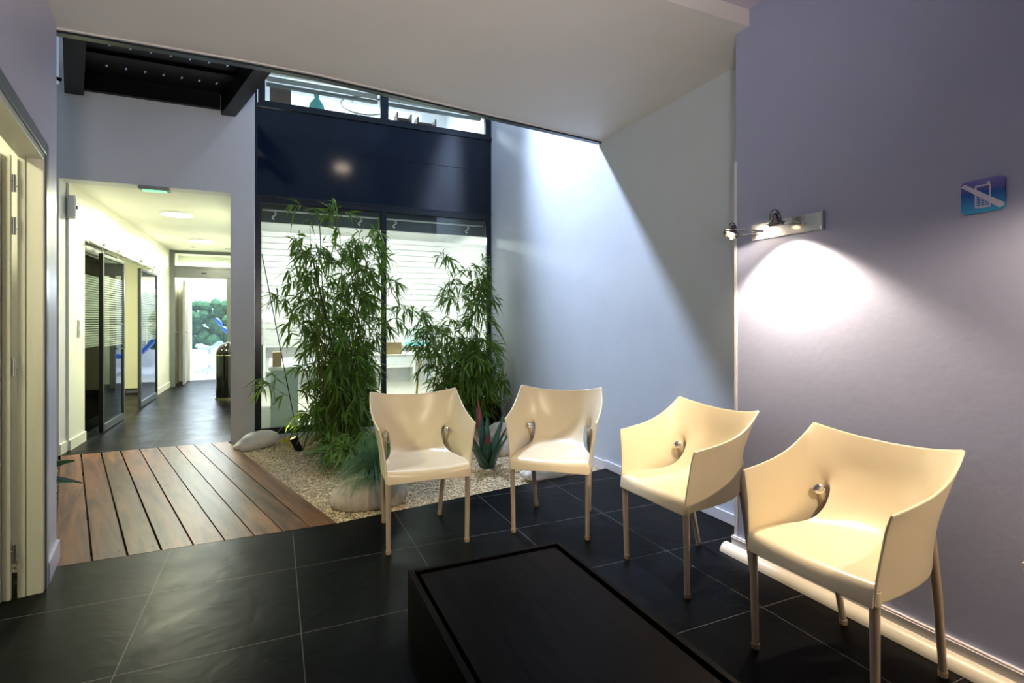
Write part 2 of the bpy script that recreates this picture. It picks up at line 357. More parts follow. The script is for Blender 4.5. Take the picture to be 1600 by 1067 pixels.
# left wall (slanted) with the doorway
A0 = Vector((-1.045, 3.50, 0)); dl = Vector((.17, -.985, 0)).normalized(); nl = Vector((-dl.y, dl.x, 0)) * -1   # nl points away from the room (towards -x)
if nl.x > 0: nl = -nl
ML = Matrix(((dl.x, nl.x, 0, A0.x), (dl.y, nl.y, 0, A0.y), (0, 0, 1, 0), (0, 0, 0, 1)))   # local: t along wall, n into wall, z
TD0, TD1, ZD = .39, 1.38, 2.015
def lbox(mb_, t0, t1, n0, n1, z0, z1, mi=0): return mb_.box((t0, n0, z0), (t1, n1, z1), mi, ML)
mb = MB(); lbox(mb, 0, TD0, 0, .078, -.02, 2.9); lbox(mb, TD0, TD1, 0, .078, ZD, 2.9); lbox(mb, TD1, 5.3, 0, .078, -.02, 2.9)
struct(mb.build('wall_left', 'lilac_left'), 'lilac wall around the open doorway', 'wall')
mb = MB(); lbox(mb, -.001, TD0 - .065, -.014, 0, 0, .10); lbox(mb, -.001, .0, -.014, .078, 0, .10); lbox(mb, TD1 + .07, 4.5, -.014, 0, 0, .10)
struct(mb.build('baseboard_left', 'lilac_left', bevel=.003), 'lilac baseboard at the foot of the left wall', 'baseboard')
mb = MB(); lbox(mb, TD0 - .06, TD0, -.012, 0, 0, ZD + .06); lbox(mb, TD1, TD1 + .06, -.012, 0, 0, ZD + .06); lbox(mb, TD0, TD1, -.012, 0, ZD, ZD + .06)
struct(mb.build('trim_3', 'grey', bevel=.003), 'grey architrave round the left doorway', 'trim')
d1 = thing('door_1', 'cream door standing open at the left edge with steel hinges', 'door', (0, 0, 0)); d1['kind'] = 'structure'
mb = MB(); lbox(mb, TD0, TD0 + .03, -.006, .056, 0, ZD); lbox(mb, TD0, TD0 + .034, .056, .084, 0, ZD); lbox(mb, TD0, TD1, -.006, .084, ZD - .03, ZD); lbox(mb, TD1 - .03, TD1, -.006, .084, 0, ZD)
mb.build('door_frame', 'jamb', d1, bevel=.003)
mb = MB(); lbox(mb, TD0 + .036, TD0 + .060, .101, .118, .008, ZD - .03); lbox(mb, TD0 + .036, TD0 + .052, .118, .133, .008, ZD - .03); lbox(mb, TD0 + .036, TD0 + .078, .133, .93, .008, ZD - .03)
mb.build('door_leaf', 'jamb', d1, bevel=.003)
for z in (.17, 1.0, 1.63, 1.82):
    mb = MB(); p = ML @ Vector((TD0 + .046, .092, z)); mb.tube([p, p + Vector((0, 0, .078))], .0075, 12)
    a = ML @ Vector((TD0 + .030, .080, z + .028)); b = ML @ Vector((TD0 + .046, .092, z + .028)); mb.tube([a, b], .003, 6)
    a = ML @ Vector((TD0 + .046, .092, z + .05)); b = ML @ Vector((TD0 + .050, .104, z + .05)); mb.tube([a, b], .003, 6)
    mb.build('hinge', 'chrome', d1, autosm=True)
# closet room behind
mb = MB(); lbox(mb, -.12, 4.6, 2.0, 2.1, 0, 2.9); lbox(mb, -.2, -.1, .078, 2.1, 0, 2.9); lbox(mb, 2.6, 2.7, .078, 2.1, 0, 2.9)
struct(mb.build('wall_closet', 'corr'), 'cream walls of the room behind the open door', 'wall')
mb = MB(); lbox(mb, -.2, 2.7, .079, 2.1, 2.75, 2.9)
struct(mb.build('ceiling', 'corr'), 'ceiling of the room behind the open door', 'ceiling')

# baseboards right
mb = MB(); mb.box((XP - .014, -1.6, 0), (XP, 2.114, .092)); mb.box((XP, 2.10, 0), (XB - .013, 2.114, .092)); mb.box((XP - .017, -1.6, .080), (XP, 2.117, .084))
struct(mb.build('baseboard_right', 'trim', bevel=.004), 'painted baseboard of the lilac wall', 'baseboard')
mb = MB(); mb.box((XB - .013, 2.114, 0), (XB, 3.75, .068)); mb.box((XB - .013, 3.75, -.03), (XB, YW - .03, .06))
struct(mb.build('baseboard_right', 'trim', bevel=.003), 'blue-white baseboard of the atrium wall', 'baseboard')
mb = MB(); prof = [(0, 0)] + [(-.048 * math.cos(a), .046 * math.sin(a)) for a in [i * math.pi / 2 / 7 for i in range(8)]]
n = len(prof); x0 = XP - .0145
vs = [(x0 + px, 2.15, pz) for px, pz in prof] + [(x0 + px, -1.6, pz) for px, pz in prof]
mb.add(vs, [tuple(range(n))[::-1], tuple(range(n, 2 * n))] + [(i, (i + 1) % n, n + (i + 1) % n, n + i) for i in range(n)])
struct(mb.build('trim_4', 'ledge', autosm=True), 'cream quarter-round strip along the foot of the lilac wall', 'trim')
mb = MB(); mb.box((XP - .004, 2.088, .092), (XP + .03, 2.106, 2.10))
struct(mb.build('trim_5', 'trim', bevel=.002), 'pale corner guard on the end of the lilac wall', 'trim')

# ---------------------------------------------------------------- atrium glazing, ground floor (window_1) and upper (window_2)
w1 = thing('window_1', 'floor-to-ceiling black framed office glazing behind the bamboo', 'window', (0, YW, 0)); w1['kind'] = 'structure'
mb = MB()
for x0, x1 in ((-.20, -.138), (1.148, 1.208), (2.49, 2.55)): mb.box((x0, 0, .0), (x1, .06, 2.6))
for xa, xb in ((-.138, 1.148), (1.208, 2.49)): mb.box((xa, 0, .0), (xb, .06, .07)); mb.box((xa, 0, 2.53), (xb, .06, 2.6))
mb.build('window_frame', 'steel_blk', w1, bevel=.004)
mb = MB(); mb.box((-.138, .025, .07), (1.148, .033, 2.53)); mb.build('pane', 'film', w1)
mb = MB(); mb.box((1.208, .025, .07), (2.49, .033, 2.53)); mb.build('pane', 'film', w1)
mb = MB(); mb.box((-.2, -.05, -.05), (2.55, .06, -.003)); mb.build('window_sill', 'wellwhite', w1)
for xa, xb in ((-.13, 1.14), (1.21, 2.48)):
    b = thing('curtain_rail', 'steel curtain rail above the ' + ('left' if xa < 0 else 'right') + ' office pane', 'rail', (0, YW + .16, 2.43))
    mb = MB(); mb.box((xa - .05, 0, -.085), (xb + .05, .05, .32)); mb.build('fascia', 'grey', b)
    mb = MB(); mb.tube([(xa, -.03, .045), (xb, -.03, .045)], .011, 8); mb.build('rod', 'whitepl', b, smooth=True)
    for hx in (xa + .12, xb - .22):
        mb = MB(); pp = [(hx + .02 * math.sin(k * .9), -.045, .025 - k * .012) for k in range(8)]; mb.tube(pp, .009, 6); mb.build('hook', 'whitepl', b, smooth=True)
w2 = thing('spandrel_panel', 'dark blue glossy panel above the office glazing', 'panel', (0, YW, 0)); w2['kind'] = 'structure'; w2.name = 'trim_6'
mb = MB(); mb.box((-.20, 0, 2.6), (2.55, .05, 3.565)); mb.build('cladding', 'spandrel', w2)
mb = MB(); mb.box((-.20, -.008, 2.595), (2.55, 0, 2.612)); mb.box((-.20, -.012, 2.6), (-.175, 0, 5.6)); mb.box((-.2, -.02, 3.565), (2.55, .06, 3.60)); mb.build('edge_strip', 'steel_blk', w2)
mb = MB(); mb.box((.9, -.003, 3.165), (2.2, 0, 3.170)); mb.build('joint', 'black', w2)
w3 = thing('window_2', 'upper floor window strip above the dark blue panel', 'window', (0, YW, 0)); w3['kind'] = 'structure'
mb = MB()
for x0, x1 in ((-.17, -.10), (1.14, 1.23), (2.47, 2.55)): mb.box((x0, 0, 3.6), (x1, .06, 5.6))
for xa, xb in ((-.10, 1.14), (1.23, 2.47)): mb.box((xa, 0, 3.6), (xb, .06, 3.64)); mb.box((xa, 0, 5.5), (xb, .06, 5.6))
mb.build('window_frame', 'steel_blk', w3)
mb = MB(); mb.box((-.10, .025, 3.64), (1.14, .033, 5.5)); mb.build('pane', 'glass', w3)
mb = MB(); mb.box((1.23, .025, 3.64), (2.47, .033, 5.5)); mb.build('pane', 'glass', w3)
boxes('wall_upper', 'white', [((-.3, 10.5, 3.55), (3.2, 10.6, 5.9)), ((-.4, YW + .05, 3.55), (-.3, 10.5, 5.9)), ((3.2, YW + .05, 3.55), (3.3, 10.5, 5.9)), ((-.4, YW + .06, 5.6), (3.3, 10.6, 5.7))], label='white walls of the upper room')
boxes('floor', 'white', [((-.4, YW + .06, 2.76), (3.3, 11, 3.5))], label='slab between the office and the upper room', cat='floor')
# office shell
boxes('wall_office', 'white', [((-.25, 10.9, 0), (4.2, 11, 2.76)), ((2.95, YW + .05, 0), (3.05, 10.9, 2.76)), ((2.56, YW, 0), (3.05, YW + .06, 2.76))], label='white walls of the office')
# corridor shell
XL = -1.80; XR = -.42
boxes('wall_corridor_right', 'corr', [((XR, YF + .19, 0), (XR + .17, 12.7, 2.76))], label='cream right wall of the corridor')
boxes('wall_corridor_left', 'corr', [((XL - .12, YF + .19, 0), (XL, 6.80, 2.56)), ((XL - .12, 6.80, 2.08), (XL, 10.15, 2.56)), ((XL - .12, 10.15, 0), (XL, 12.7, 2.56))], label='cream left wall of the corridor with the wide door opening')
boxes('ceiling', 'corr', [((-4.7, YF + .19, 2.56), (XR, 12.8, 2.76))], label='pale corridor ceiling', cat='ceiling')
boxes('wall_side_room', 'corr', [((-4.7, 6.3, 0), (-4.6, 12.8, 2.56)), ((-4.7, 6.34, 0), (-1.93, 6.4, 2.56)), ((-4.7, 11.6, 0), (-1.93, 11.7, 2.56))], label='walls of the room behind the sliding doors')
boxes('wall_end', 'corr', [((-1.8, 12.6, 0), (-1.68, 12.7, 2.56)), ((-1.68, 12.6, 2.02), (-.25, 12.7, 2.56)), ((-.62, 12.6, 0), (-.25, 12.7, 2.02))], label='end wall of the corridor with the doorway')
boxes('baseboard_corridor', 'corr', [((XL, YF + .19, 0), (XL + .014, 6.80, .10)), ((XL, 10.15, 0), (XL + .014, 11.95, .10)), ((-1.82 + .0, YF, 0), (-1.806, YF + .19, .10))], label='cream baseboard of the corridor', cat='baseboard')
boxes('wall_surgery', 'white', [((-3.3, 12.7, 0), (-3.2, 17, 2.9)), ((.9, 12.7, 0), (1.0, 17, 2.9)), ((-3.2, 16.9, 0), (.9, 17, .45)), ((-3.2, 16.9, 2.4), (.9, 17, 2.9)), ((-3.2, 12.7, 2.8), (.9, 17, 2.9)), ((-3.2, 12.7, 0), (-1.8, 12.75, 2.8)), ((-.25, 12.7, 0), (.9, 12.75, 2.8))], label='white walls of the far treatment room')
# aluminium screen across the corridor
s = thing('door_2', 'grey framed glazed screen across the corridor with transom', 'screen', (0, 11.6, 0)); s['kind'] = 'structure'
mb = MB(); mb.box((XL + .0, 0, 0), (XL + .085, .08, 2.56)); mb.box((-.86, 0, 0), (-.78, .08, 2.12)); mb.box((XL + .085, 0, 2.50), (XR, .08, 2.56)); mb.box((XL + .085, 0, 2.22), (XR, .08, 2.27)); mb.box((XL + .085, -.02, 2.05), (XR, .09, 2.22)); mb.build('frame', 'grey', s, bevel=.004)
mb = MB(); mb.box((XL + .085, .035, 2.27), (XR, .043, 2.50)); mb.build('transom_pane', 'glass', s)
mb = MB(); mb.box((-.78, .035, 0), (XR, .043, 2.05)); mb.build('side_pane', 'glass', s)
mb = MB(); mb.box((-1.28, -.028, 2.13), (-1.20, -.02, 2.15)); mb.build('sensor', 'black', s)
# doors near the corridor end
s = thing('door_3', 'grey narrow door in the corridor wall just past the screen', 'door', (XL, 12.12, 0)); s['kind'] = 'structure'
mb = MB(); mb.box((.0, -.38, 0), (.02, .38, 2.06)); mb.build('door_frame', 'grey2', s); mb = MB(); mb.box((.02, -.33, 0), (.03, .33, 2.02)); mb.build('door_leaf', 'jamb', s)
mb = MB(); mb.tube([(.03, -.25, 1.02), (.08, -.25, 1.02), (.085, -.24, 1.02), (.085, -.13, 1.02)], .01, 8); mb.build('door_handle', 'chrome', s, smooth=True)
s = thing('door_4', 'grey door leaf standing open at the corridor end', 'door', (-1.655, 12.6, 0), R(4)); s['kind'] = 'structure'
mb = MB(); mb.box((-.02, -.75, .01), (.02, 0, 2.0)); mb.build('door_leaf', 'grey2', s, bevel=.003)
mb = MB(); mb.box((.0, -.001, 0), (.06, .1, 2.02)); mb.build('door_post', 'jamb', s)
mb = MB(); mb.tube([(.02, -.68, 1.02), (.075, -.68, 1.02), (.08, -.67, 1.02), (.08, -.55, 1.02)], .011, 8); mb.build('door_handle', 'chrome', s, smooth=True)
# far treatment-room window and hedge outside
s = thing('window_3', 'bright window of the far treatment room', 'window', (0, 16.9, 0)); s['kind'] = 'structure'
mb = MB()
for x in (-3.2, -2.15, -1.1, -.05, .85): mb.box((x, .02, .45), (x + .05, .08, 2.4))
mb.build('window_frame', 'whitepl', s); mb = MB(); mb.box((-3.15, .045, .45), (.85, .05, 2.4)); mb.build('pane', 'glass', s)
mb = MB()
for k in range(260):
    x = -3.1 + random.Random(k).random() * 2.9; z = random.Random(k + 999).random() * 1.75; y = 18.3 + random.Random(k + 77).random() * .5; r = .16
    mb.lathe([(.02, -r), (r * .8, -r * .5), (r, 0), (r * .7, r * .6), (.02, r)], (x, y, z), 7)
tag(mb.build('hedge', 'hedge', smooth=False), 'green clipped hedge outside the far treatment room window', 'hedge')
mb = MB(); mb.box((-8, 20, -.2), (6, 20.1, 3.0)); struct(mb.build('wall_garden', 'daylit'), 'pale garden wall beyond the hedge', 'wall')
mb = MB(); mb.box((-8, 17.0, -.3), (6, 20.1, -.1)); struct(mb.build('floor', 'daylit'), 'pale ground outside the far window', 'ground')

# ================================================================== THINGS
# ---- sliding glass doors on a steel rail
rail = thing('sliding_door_rail', 'brushed steel rail over the glass sliding doors', 'rail', (XL + .05, 6.75, 2.06))
mb = MB(); mb.tube([(0, 0, 0), (0, 3.6, 0)], .013, 10); mb.build('rod', 'chrome', rail, smooth=True)
for k in range(6): mb = MB(); mb.tube([(-.05, .1 + k * .66, 0), (0, .1 + k * .66, 0)], .012, 8); mb.build('bracket', 'chrome', rail, smooth=True)
def sliding(y0, y1, x, label, handle_y):
    t = thing('sliding_door', label, 'door', (x, y0, 0), 0, None); L = y1 - y0
    mb = MB(); mb.box((-.02, L - .035, .012), (.02, L, 1.985)); mb.box((-.02, .055, .012), (.02, L - .035, .09)); mb.box((-.02, .055, 1.95), (.02, L - .035, 1.985)); mb.build('frame', 'doorframe', t, bevel=.003)
    mb = MB(); mb.box((-.02, 0, .012), (.02, .055, 1.985)); mb.build('stile', 'black' if y0 < 8 else 'doorframe', t, bevel=.003)
    mb = MB(); mb.box((-.004, .055, .09), (.004, L - .035, 1.95)); mb.build('pane', 'glassg', t)
    for hy in (.14, L - .16):
        mb = MB(); mb.lathe([(.0, -.012), (.035, -.012), (.035, .012), (.0, .012)], (0, hy, 2.105), 16, M_=Matrix.Rotation(R(90), 4, 'Y').to_3x3()); mb.box((-.022, hy - .012, 1.93), (-.015, hy + .012, 2.11)); mb.build('roller', 'chrome', t)
    if handle_y is not None:
        mb = MB(); mb.tube([(.02, handle_y, .90), (.06, handle_y, .90), (.06, handle_y, 1.2), (.02, handle_y, 1.2)], .008, 8); mb.build('door_handle', 'chrome', t)
    return t
sliding(7.15, 8.07, XL + .05, 'nearer sliding glass door with striped film on the corridor wall', .75)
sliding(8.95, 10.12, XL + .05, 'farther sliding glass door on the corridor wall', .12)
t = thing('fixed_glass_panel', 'narrow fixed glass panel before the first sliding door', 'panel', (XL - .06, 6.80, 0))
mb = MB(); mb.box((-.015, 0, 0), (.015, .03, 2.08)); mb.box((-.015, .03, 1.98), (.015, .86, 2.08)); mb.box((-.015, .03, 0), (.015, .86, .03)); mb.build('frame', 'doorframe', t)
mb = MB(); mb.box((-.004, .03, .03), (.004, .86, 1.98)); mb.build('pane', 'glassg', t)
# cream cupboard seen through the gap, and dental room furniture
t = thing('tall_cupboard', 'cream tall cupboard seen between the sliding doors', 'cupboard', (-3.2, 10.9, 0))
mb = MB(); mb.box((-1.2, 0, .08), (1.2, .5, 2.3)); mb.build('body', 'cream', t, bevel=.004); mb = MB(); mb.box((-1.2, .04, 0), (1.2, .5, .08)); mb.build('plinth', 'grey', t)
mb = MB(); mb.box((-.3, -.006, .12), (.3, 0, 1.0)); mb.build('door', 'cream', t, bevel=.002)
mb = MB(); mb.tube([(-.5, -.03, 1.1), (.5, -.03, 1.1)], .01, 8); mb.build('door_handle', 'chrome', t)
t = thing('floor_lamp', 'white standing lamp with round foot behind the fixed glass panel', 'lamp', (-2.35, 7.55, 0))
mb = MB(); mb.lathe([(.0, 0), (.16, 0), (.16, .02), (.10, .07), (.03, .11), (.0, .12)], n=20); mb.build('base', 'whitepl', t, smooth=True)
mb = MB(); mb.tube([(0, 0, .1), (.03, 0, .7), (-.03, 0, 1.15)], [.03, .022, .04], 10); mb.build('pole', 'whitepl', t, smooth=True)
# ---- corridor fittings
def disc_lamp(name, x, y, z, label, m, r=.17, group=None):
    t = thing(name, label, 'lamp', (x, y, z), 0, group)
    mb = MB(); mb.lathe([(r, 0), (r + .02, 0), (r + .02, -.015), (r, -.02), (r, 0)], n=28); mb.build('ring', 'whitepl', t)
    mb = MB(); mb.lathe([(.0, -.001), (r, -.001), (r * .9, -.022), (.0, -.03)], n=28); mb.build('diffuser', m, t, smooth=True)
disc_lamp('ceiling_lamp', -1.10, 7.62, 2.56, 'round ceiling lamp nearer the passage in the corridor', 'lampw')
disc_lamp('ceiling_lamp', -1.10, 10.0, 2.56, 'round ceiling lamp farther down the corridor', 'lampw')
disc_lamp('ceiling_lamp', .52, 8.05, 2.76, 'round ceiling lamp behind the left office pane', 'lampn', .16)
disc_lamp('ceiling_lamp', 1.93, 8.35, 2.76, 'round ceiling lamp behind the right office pane', 'lampn', .16)
for k, (x, y) in enumerate(((-1.35, 11.0), (-.8, 11.0))):
    mb = MB(); mb.lathe([(0, 0), (.05, 0), (.045, -.012), (0, -.014)], (x, y, 2.56), 16); tag(mb.build('recessed_spotlight', 'chrome', smooth=True), 'small recessed spotlight at the ' + ('left' if k == 0 else 'right') + ' before the corridor screen', 'lamp')
t = thing('emergency_exit_light', 'white emergency light with green lens above the passage opening', 'light', (-1.08, YF + .02, 2.555))
mb = MB(); mb.box((-.13, -.05, -.035), (.13, .05, 0)); mb.build('housing', 'grey2', t, bevel=.006)
mb = MB(); mb.box((-.10, -.035, -.043), (.10, .035, -.035)); mb.build('lens', 'exitgreen', t, bevel=.006)
t = thing('wall_speaker', 'white wall box with grey front high beside the passage', 'speaker', (XL + .0, 6.36, 2.33))
mb = MB(); mb.box((0, -.06, -.11), (.06, .02, .11)); mb.build('housing', 'whitepl', t, bevel=.006)
mb = MB(); mb.box((.06, -.05, -.09), (.063, .01, .09)); mb.build('grille', 'grey2', t)
mb = MB(); mb.lathe([(0, 0), (.02, 0), (.018, .008), (0, .01)], (.063, -.02, .0), 14, M_=Matrix.Rotation(R(90), 4, 'Y').to_3x3()); mb.build('button', 'black', t)
t = thing('light_switch', 'white double light switch on the corridor wall', 'switch', (XL, 6.62, 1.17))
mb = MB(); mb.box((0, -.04, -.085), (.012, .04, .085)); mb.build('plate', 'whitepl', t, bevel=.003)
for z in (-.04, .04): mb = MB(); mb.box((.012, -.028, z - .03), (.018, .028, z + .03)); mb.build('rocker', 'whitepl', t, bevel=.002)
t = thing('litter_bin', 'glossy black domed litter bin with brass rims in the corridor', 'bin', (-.69, 9.55, 0))
mb = MB(); mb.lathe([(.0, .03), (.17, .03), (.17, .70), (.0, .70)], n=40); mb.build('body', 'binblk', t, autosm=True)
mb = MB(); mb.lathe([(.172, .70)] + [(.172 * math.cos(a), .70 + .19 * math.sin(a)) for a in [i * R(90) / 8 for i in range(1, 8)]] + [(.0, .89)], n=40); mb.build('dome_lid', 'binblk', t, smooth=True)
mb = MB(); mb.lathe([(.0, 0), (.18, 0), (.18, .03), (.0, .03)], n=40); mb.build('base_ring', 'brass', t, autosm=True)
mb = MB(); mb.lathe([(.170, .69), (.176, .69), (.176, .705), (.170, .705), (.170, .69)], n=40); mb.build('rim', 'brass', t)
mb = MB(); mb.lathe([(.0, 0), (.016, 0), (.014, .012), (0, .016)], (0, 0, .889), 14); mb.build('knob', 'chrome', t, smooth=True)
# ---- dental room
t = thing('dental_chair', 'blue reclining dental chair in the far bright room', 'chair', (-.42, 14.6, 0), R(88))
t.scale = (.85, .85, .85)
mb = MB(); mb.lathe([(0, 0), (.28, 0), (.28, .05), (.12, .09), (.10, .42), (0, .42)], n=24); mb.build('base', 'whitepl', t, autosm=True)
def cush(pts, w_, th, name, m):
    mb = MB(); n = len(pts)
    for sgn in (0,):
        vs = []
        for (y, z) in pts:
            for q in range(9):
                u = q / 8 * 2 - 1; vs.append((u * w_, y, z + .03 * abs(u) ** 3))
        fs = [(i * 9 + q, i * 9 + q + 1, (i + 1) * 9 + q + 1, (i + 1) * 9 + q) for i in range(n - 1) for q in range(8)]
        mb.add(vs, fs)
    o = mb.build(name, m, t, smooth=True); sm = o.modifiers.new('s', 'SOLIDIFY'); sm.thickness = th; sb = o.modifiers.new('b', 'SUBSURF'); sb.levels = sb.render_levels = 1
cush([(-.9, .55), (-.4, .55), (.0, .52), (.25, .55)], .26, .10, 'seat', 'blue')
cush([(.25, .55), (.45, .80), (.7, 1.12), (.85, 1.3)], .24, .09, 'backrest', 'blue')
cush([(.86, 1.33), (.97, 1.46), (1.02, 1.53)], .14, .08, 'headrest', 'blue')
mb = MB(); mb.tube([(.45, -.2, .4), (.5, -.1, 1.2), (.5, .1, 1.95), (.2, .6, 1.9)], .03, 8); mb.build('lamp_arm', 'paleblue', t, smooth=True)
mb = MB(); mb.box((.05, .55, 1.82), (.35, .75, 1.92)); mb.build('lamp_head', 'whitepl', t, bevel=.03)
t = thing('saddle_stool', 'pale blue saddle stool on castors in the far room', 'stool', (-1.42, 14.3, 0), R(-20))
mb = MB(); nU = 12
vs = [(.24 * (i / nU * 2 - 1), .17 * (j / nU * 2 - 1) * (1 - .3 * abs(i / nU * 2 - 1) ** 2), .62 + .07 * (i / nU * 2 - 1) ** 2 * (1 if i < nU / 2 else 1.8)) for i in range(nU + 1) for j in range(nU + 1)]
mb.add(vs, [(i * 13 + j, (i + 1) * 13 + j, (i + 1) * 13 + j + 1, i * 13 + j + 1) for i in range(nU) for j in range(nU)])
o = mb.build('seat', 'paleblue', t, smooth=True); q = o.modifiers.new('s', 'SOLIDIFY'); q.thickness = .07
mb = MB(); mb.tube([(0, 0, .1), (0, 0, .6)], .025, 10); mb.build('column', 'chrome', t, smooth=True)
for k in range(5):
    a = k * R(72); mb = MB(); mb.tube([(0, 0, .12), (.26 * math.cos(a), .26 * math.sin(a), .06)], [.025, .018], 8); mb.lathe([(0, -.02), (.03, -.02), (.03, .02), (0, .02)], (.27 * math.cos(a), .27 * math.sin(a), .03), 10, M_=Matrix.Rotation(R(90), 4, 'X').to_3x3()); mb.build('foot', 'paleblue', t)
# ---- office contents
t = thing('reception_counter', 'pale green frosted counter behind the left office pane', 'counter', (-.05, 6.75, 0))
mb = MB(); mb.box((0, 0, 0), (.30, 1.6, .66)); mb.build('body', 'frost', t, bevel=.004); mb = MB(); mb.box((-.02, -.02, .66), (.32, 1.62, .70)); mb.build('top', 'whitepl', t, bevel=.003)
mb = MB(); mb.box((0, 0, 0), (.10, .18, .17)); o = mb.build('cardboard_box', 'brown', bevel=.002); o.location = (-.03, 6.8, .70); tag(o, 'small brown box standing on the pale green counter', 'box')
t = thing('desk', 'white office desk with wooden trestle legs behind the right pane', 'desk', (1.75, 8.3, 0))
mb = MB(); mb.box((-.8, -.35, .70), (.8, .35, .73)); mb.build('desktop', 'whitepl', t, bevel=.003)
for x in (-.6, -.3, .3, .6): mb = MB(); mb.tube([(x, -.25, .70), (x + (.08 if x < 0 else -.08), -.3, 0)], .018, 6); mb.build('leg', 'wood', t)
mb = MB(); mb.box((-.14, -.1, 0), (.14, .1, .19)); o = mb.build('cardboard_box', 'brown', bevel=.002); o.location = (1.62, 8.15, .731); tag(o, 'brown box on the desk behind the right office pane', 'box')
mb = MB(); mb.box((-.1, -.1, 0), (.08, .1, .12)); o = mb.build('cardboard_box', 'brown', bevel=.002); o.location = (1.22, 8.2, .731); tag(o, 'low brown box at the left end of the office desk', 'box')
t = thing('wall_cabinet', 'white shelving unit on the rear office wall', 'shelf', (1.2, 10.6, 0))
mb = MB()
mb.box((-1.4, 0, 0), (-1.36, .3, 2.0)); mb.box((1.36, 0, 0), (1.4, .3, 2.0))
for z in (.3, .75, 1.2, 1.6, 1.98): mb.box((-1.36, 0, z), (1.36, .3, z + .03))
mb.build('carcass', 'whitepl', t)
t = thing('desk_monitor', 'teal screen monitor on the office desk', 'monitor', (2.1, 8.35, .73))
mb = MB(); mb.box((-.24, 0, .10), (.24, .025, .42)); mb.build('casing', 'whitepl', t, bevel=.006); mb = MB(); mb.box((-.225, -.002, .115), (.225, 0, .405)); mb.build('screen', mat('teal screen', (.1, .5, .5), .3, emit=(.35, .9, .85), estr=.7), t)
mb = MB(); mb.lathe([(0, 0), (.11, 0), (.10, .012), (.02, .02), (.018, .12), (0, .12)], (0, .05, 0), 16); mb.build('stand', 'whitepl', t, smooth=True)
t = thing('picture_frame', 'dark framed picture on the right wall of the office', 'picture', (2.945, 7.75, 2.10))
mb = MB()
for a, c in (((-.05, -.17, -.14), (0, -.15, .14)), ((-.05, .15, -.14), (0, .17, .14)), ((-.05, -.15, .12), (0, .15, .14)), ((-.05, -.15, -.14), (0, .15, -.12))): mb.box(a, c)
mb.build('frame', 'grey', t); mb = MB(); mb.box((-.04, -.15, -.12), (-.005, .15, .12)); mb.build('print', 'whitepl', t)
# ---- upper room contents
def blind(x0, x1, label):
    t = thing('venetian_blind', label, 'blind', (0, YW + .14, 0))
    for_ = MB()
    for k in range(21):
        z = 3.95 + k * .075; for_.add([(x0, 0, z + .02), (x1, 0, z + .02), (x1, .055, z - .012), (x0, .055, z - .012)], [(0, 1, 2, 3)])
    o = for_.build('slats', 'whitepl', t); s_ = o.modifiers.new('s', 'SOLIDIFY'); s_.thickness = .003
    mb = MB(); mb.box((x0, .0, 3.87), (x1, .05, 3.90)); mb.build('bottom_rail', 'grey2', t)
    for x in (x0 + .15, x1 - .15): mb = MB(); mb.tube([(x, .02, 3.88), (x, .02, 5.5)], .003, 5); mb.build('cord', 'grey2', t)
blind(-.09, 1.13, 'white venetian blind in the left upper window'); blind(1.24, 2.46, 'white venetian blind in the right upper window')
mb = MB(); mb.box((-.12, 0, 0), (.12, .25, .36)); o = mb.build('drawer_cabinet', 'maroon', bevel=.01); o.location = (.06, 7.0, 3.75); tag(o, 'brown cabinet at the left of the upper window', 'cabinet')
boxes('floor', 'whitepl', [((-.3, 6.75, 3.5), (3.2, 7.6, 3.75))], label='raised white floor inside the upper window', cat='floor')
t = thing('glass_vase', 'teal glass vase in the left upper window', 'vase', (.47, 6.95, 3.75))
mb = MB(); mb.lathe([(0, 0), (.06, 0), (.10, .08), (.085, .17), (.03, .24), (.035, .30), (0, .30)], n=20); mb.build('body', 'teal', t, smooth=True)
for x, w_, h, lab in ((1.55, .10, .22, 'smaller dark brown crate behind the right upper window'), (1.85, .13, .20, 'wider dark crate behind the right upper window, right of the smaller crate')):
    mb = MB(); mb.box((-w_, 0, 0), (w_, .2, .02)); mb.box((-w_, 0, .02), (-w_ + .02, .2, h)); mb.box((w_ - .02, 0, .02), (w_, .2, h)); mb.box((-w_ + .02, .18, .02), (w_ - .02, .2, h)); mb.box((-w_ + .02, 0, h * .5), (w_ - .02, .18, h * .5 + .015))
    o = mb.build('storage_crate', 'maroon', bevel=.003); o.location = (x, 6.9, 3.75); tag(o, lab, 'crate')
t = thing('ring_lamp', 'round hanging lamp ring in the upper room', 'lamp', (1.15, 7.6, 4.25))
mb = MB(); mb.tube([(.32 * math.cos(a), .32 * math.sin(a), 0) for a in [i * R(10) for i in range(37)]], .014, 8); mb.build('ring', 'darkmetal', t, smooth=True)
mb = MB()
for a in (0, 120, 240): mb.tube([(.32 * math.cos(R(a)), .32 * math.sin(R(a)), 0), (0, 0, 1.3)], .003, 5)
mb.build('wires', 'darkmetal', t)
# upper bright window on the rear upper wall
s = thing('window_4', 'daylit window at the back of the upper room', 'window', (0, 10.49, 0)); s['kind'] = 'structure'
mb = MB(); mb.box((.1, -.01, 4.3), (2.7, 0, 5.4)); mb.build('pane', mat('daylit pane', (.9, .95, 1), .4, emit=(.80, .92, 1), estr=2.2), s)
mb = MB()
for k in range(5): x = .1 + k * .64; mb.box((x, -.03, 4.3), (x + .04, -.01, 5.4))
mb.build('window_frame', 'whitepl', s)

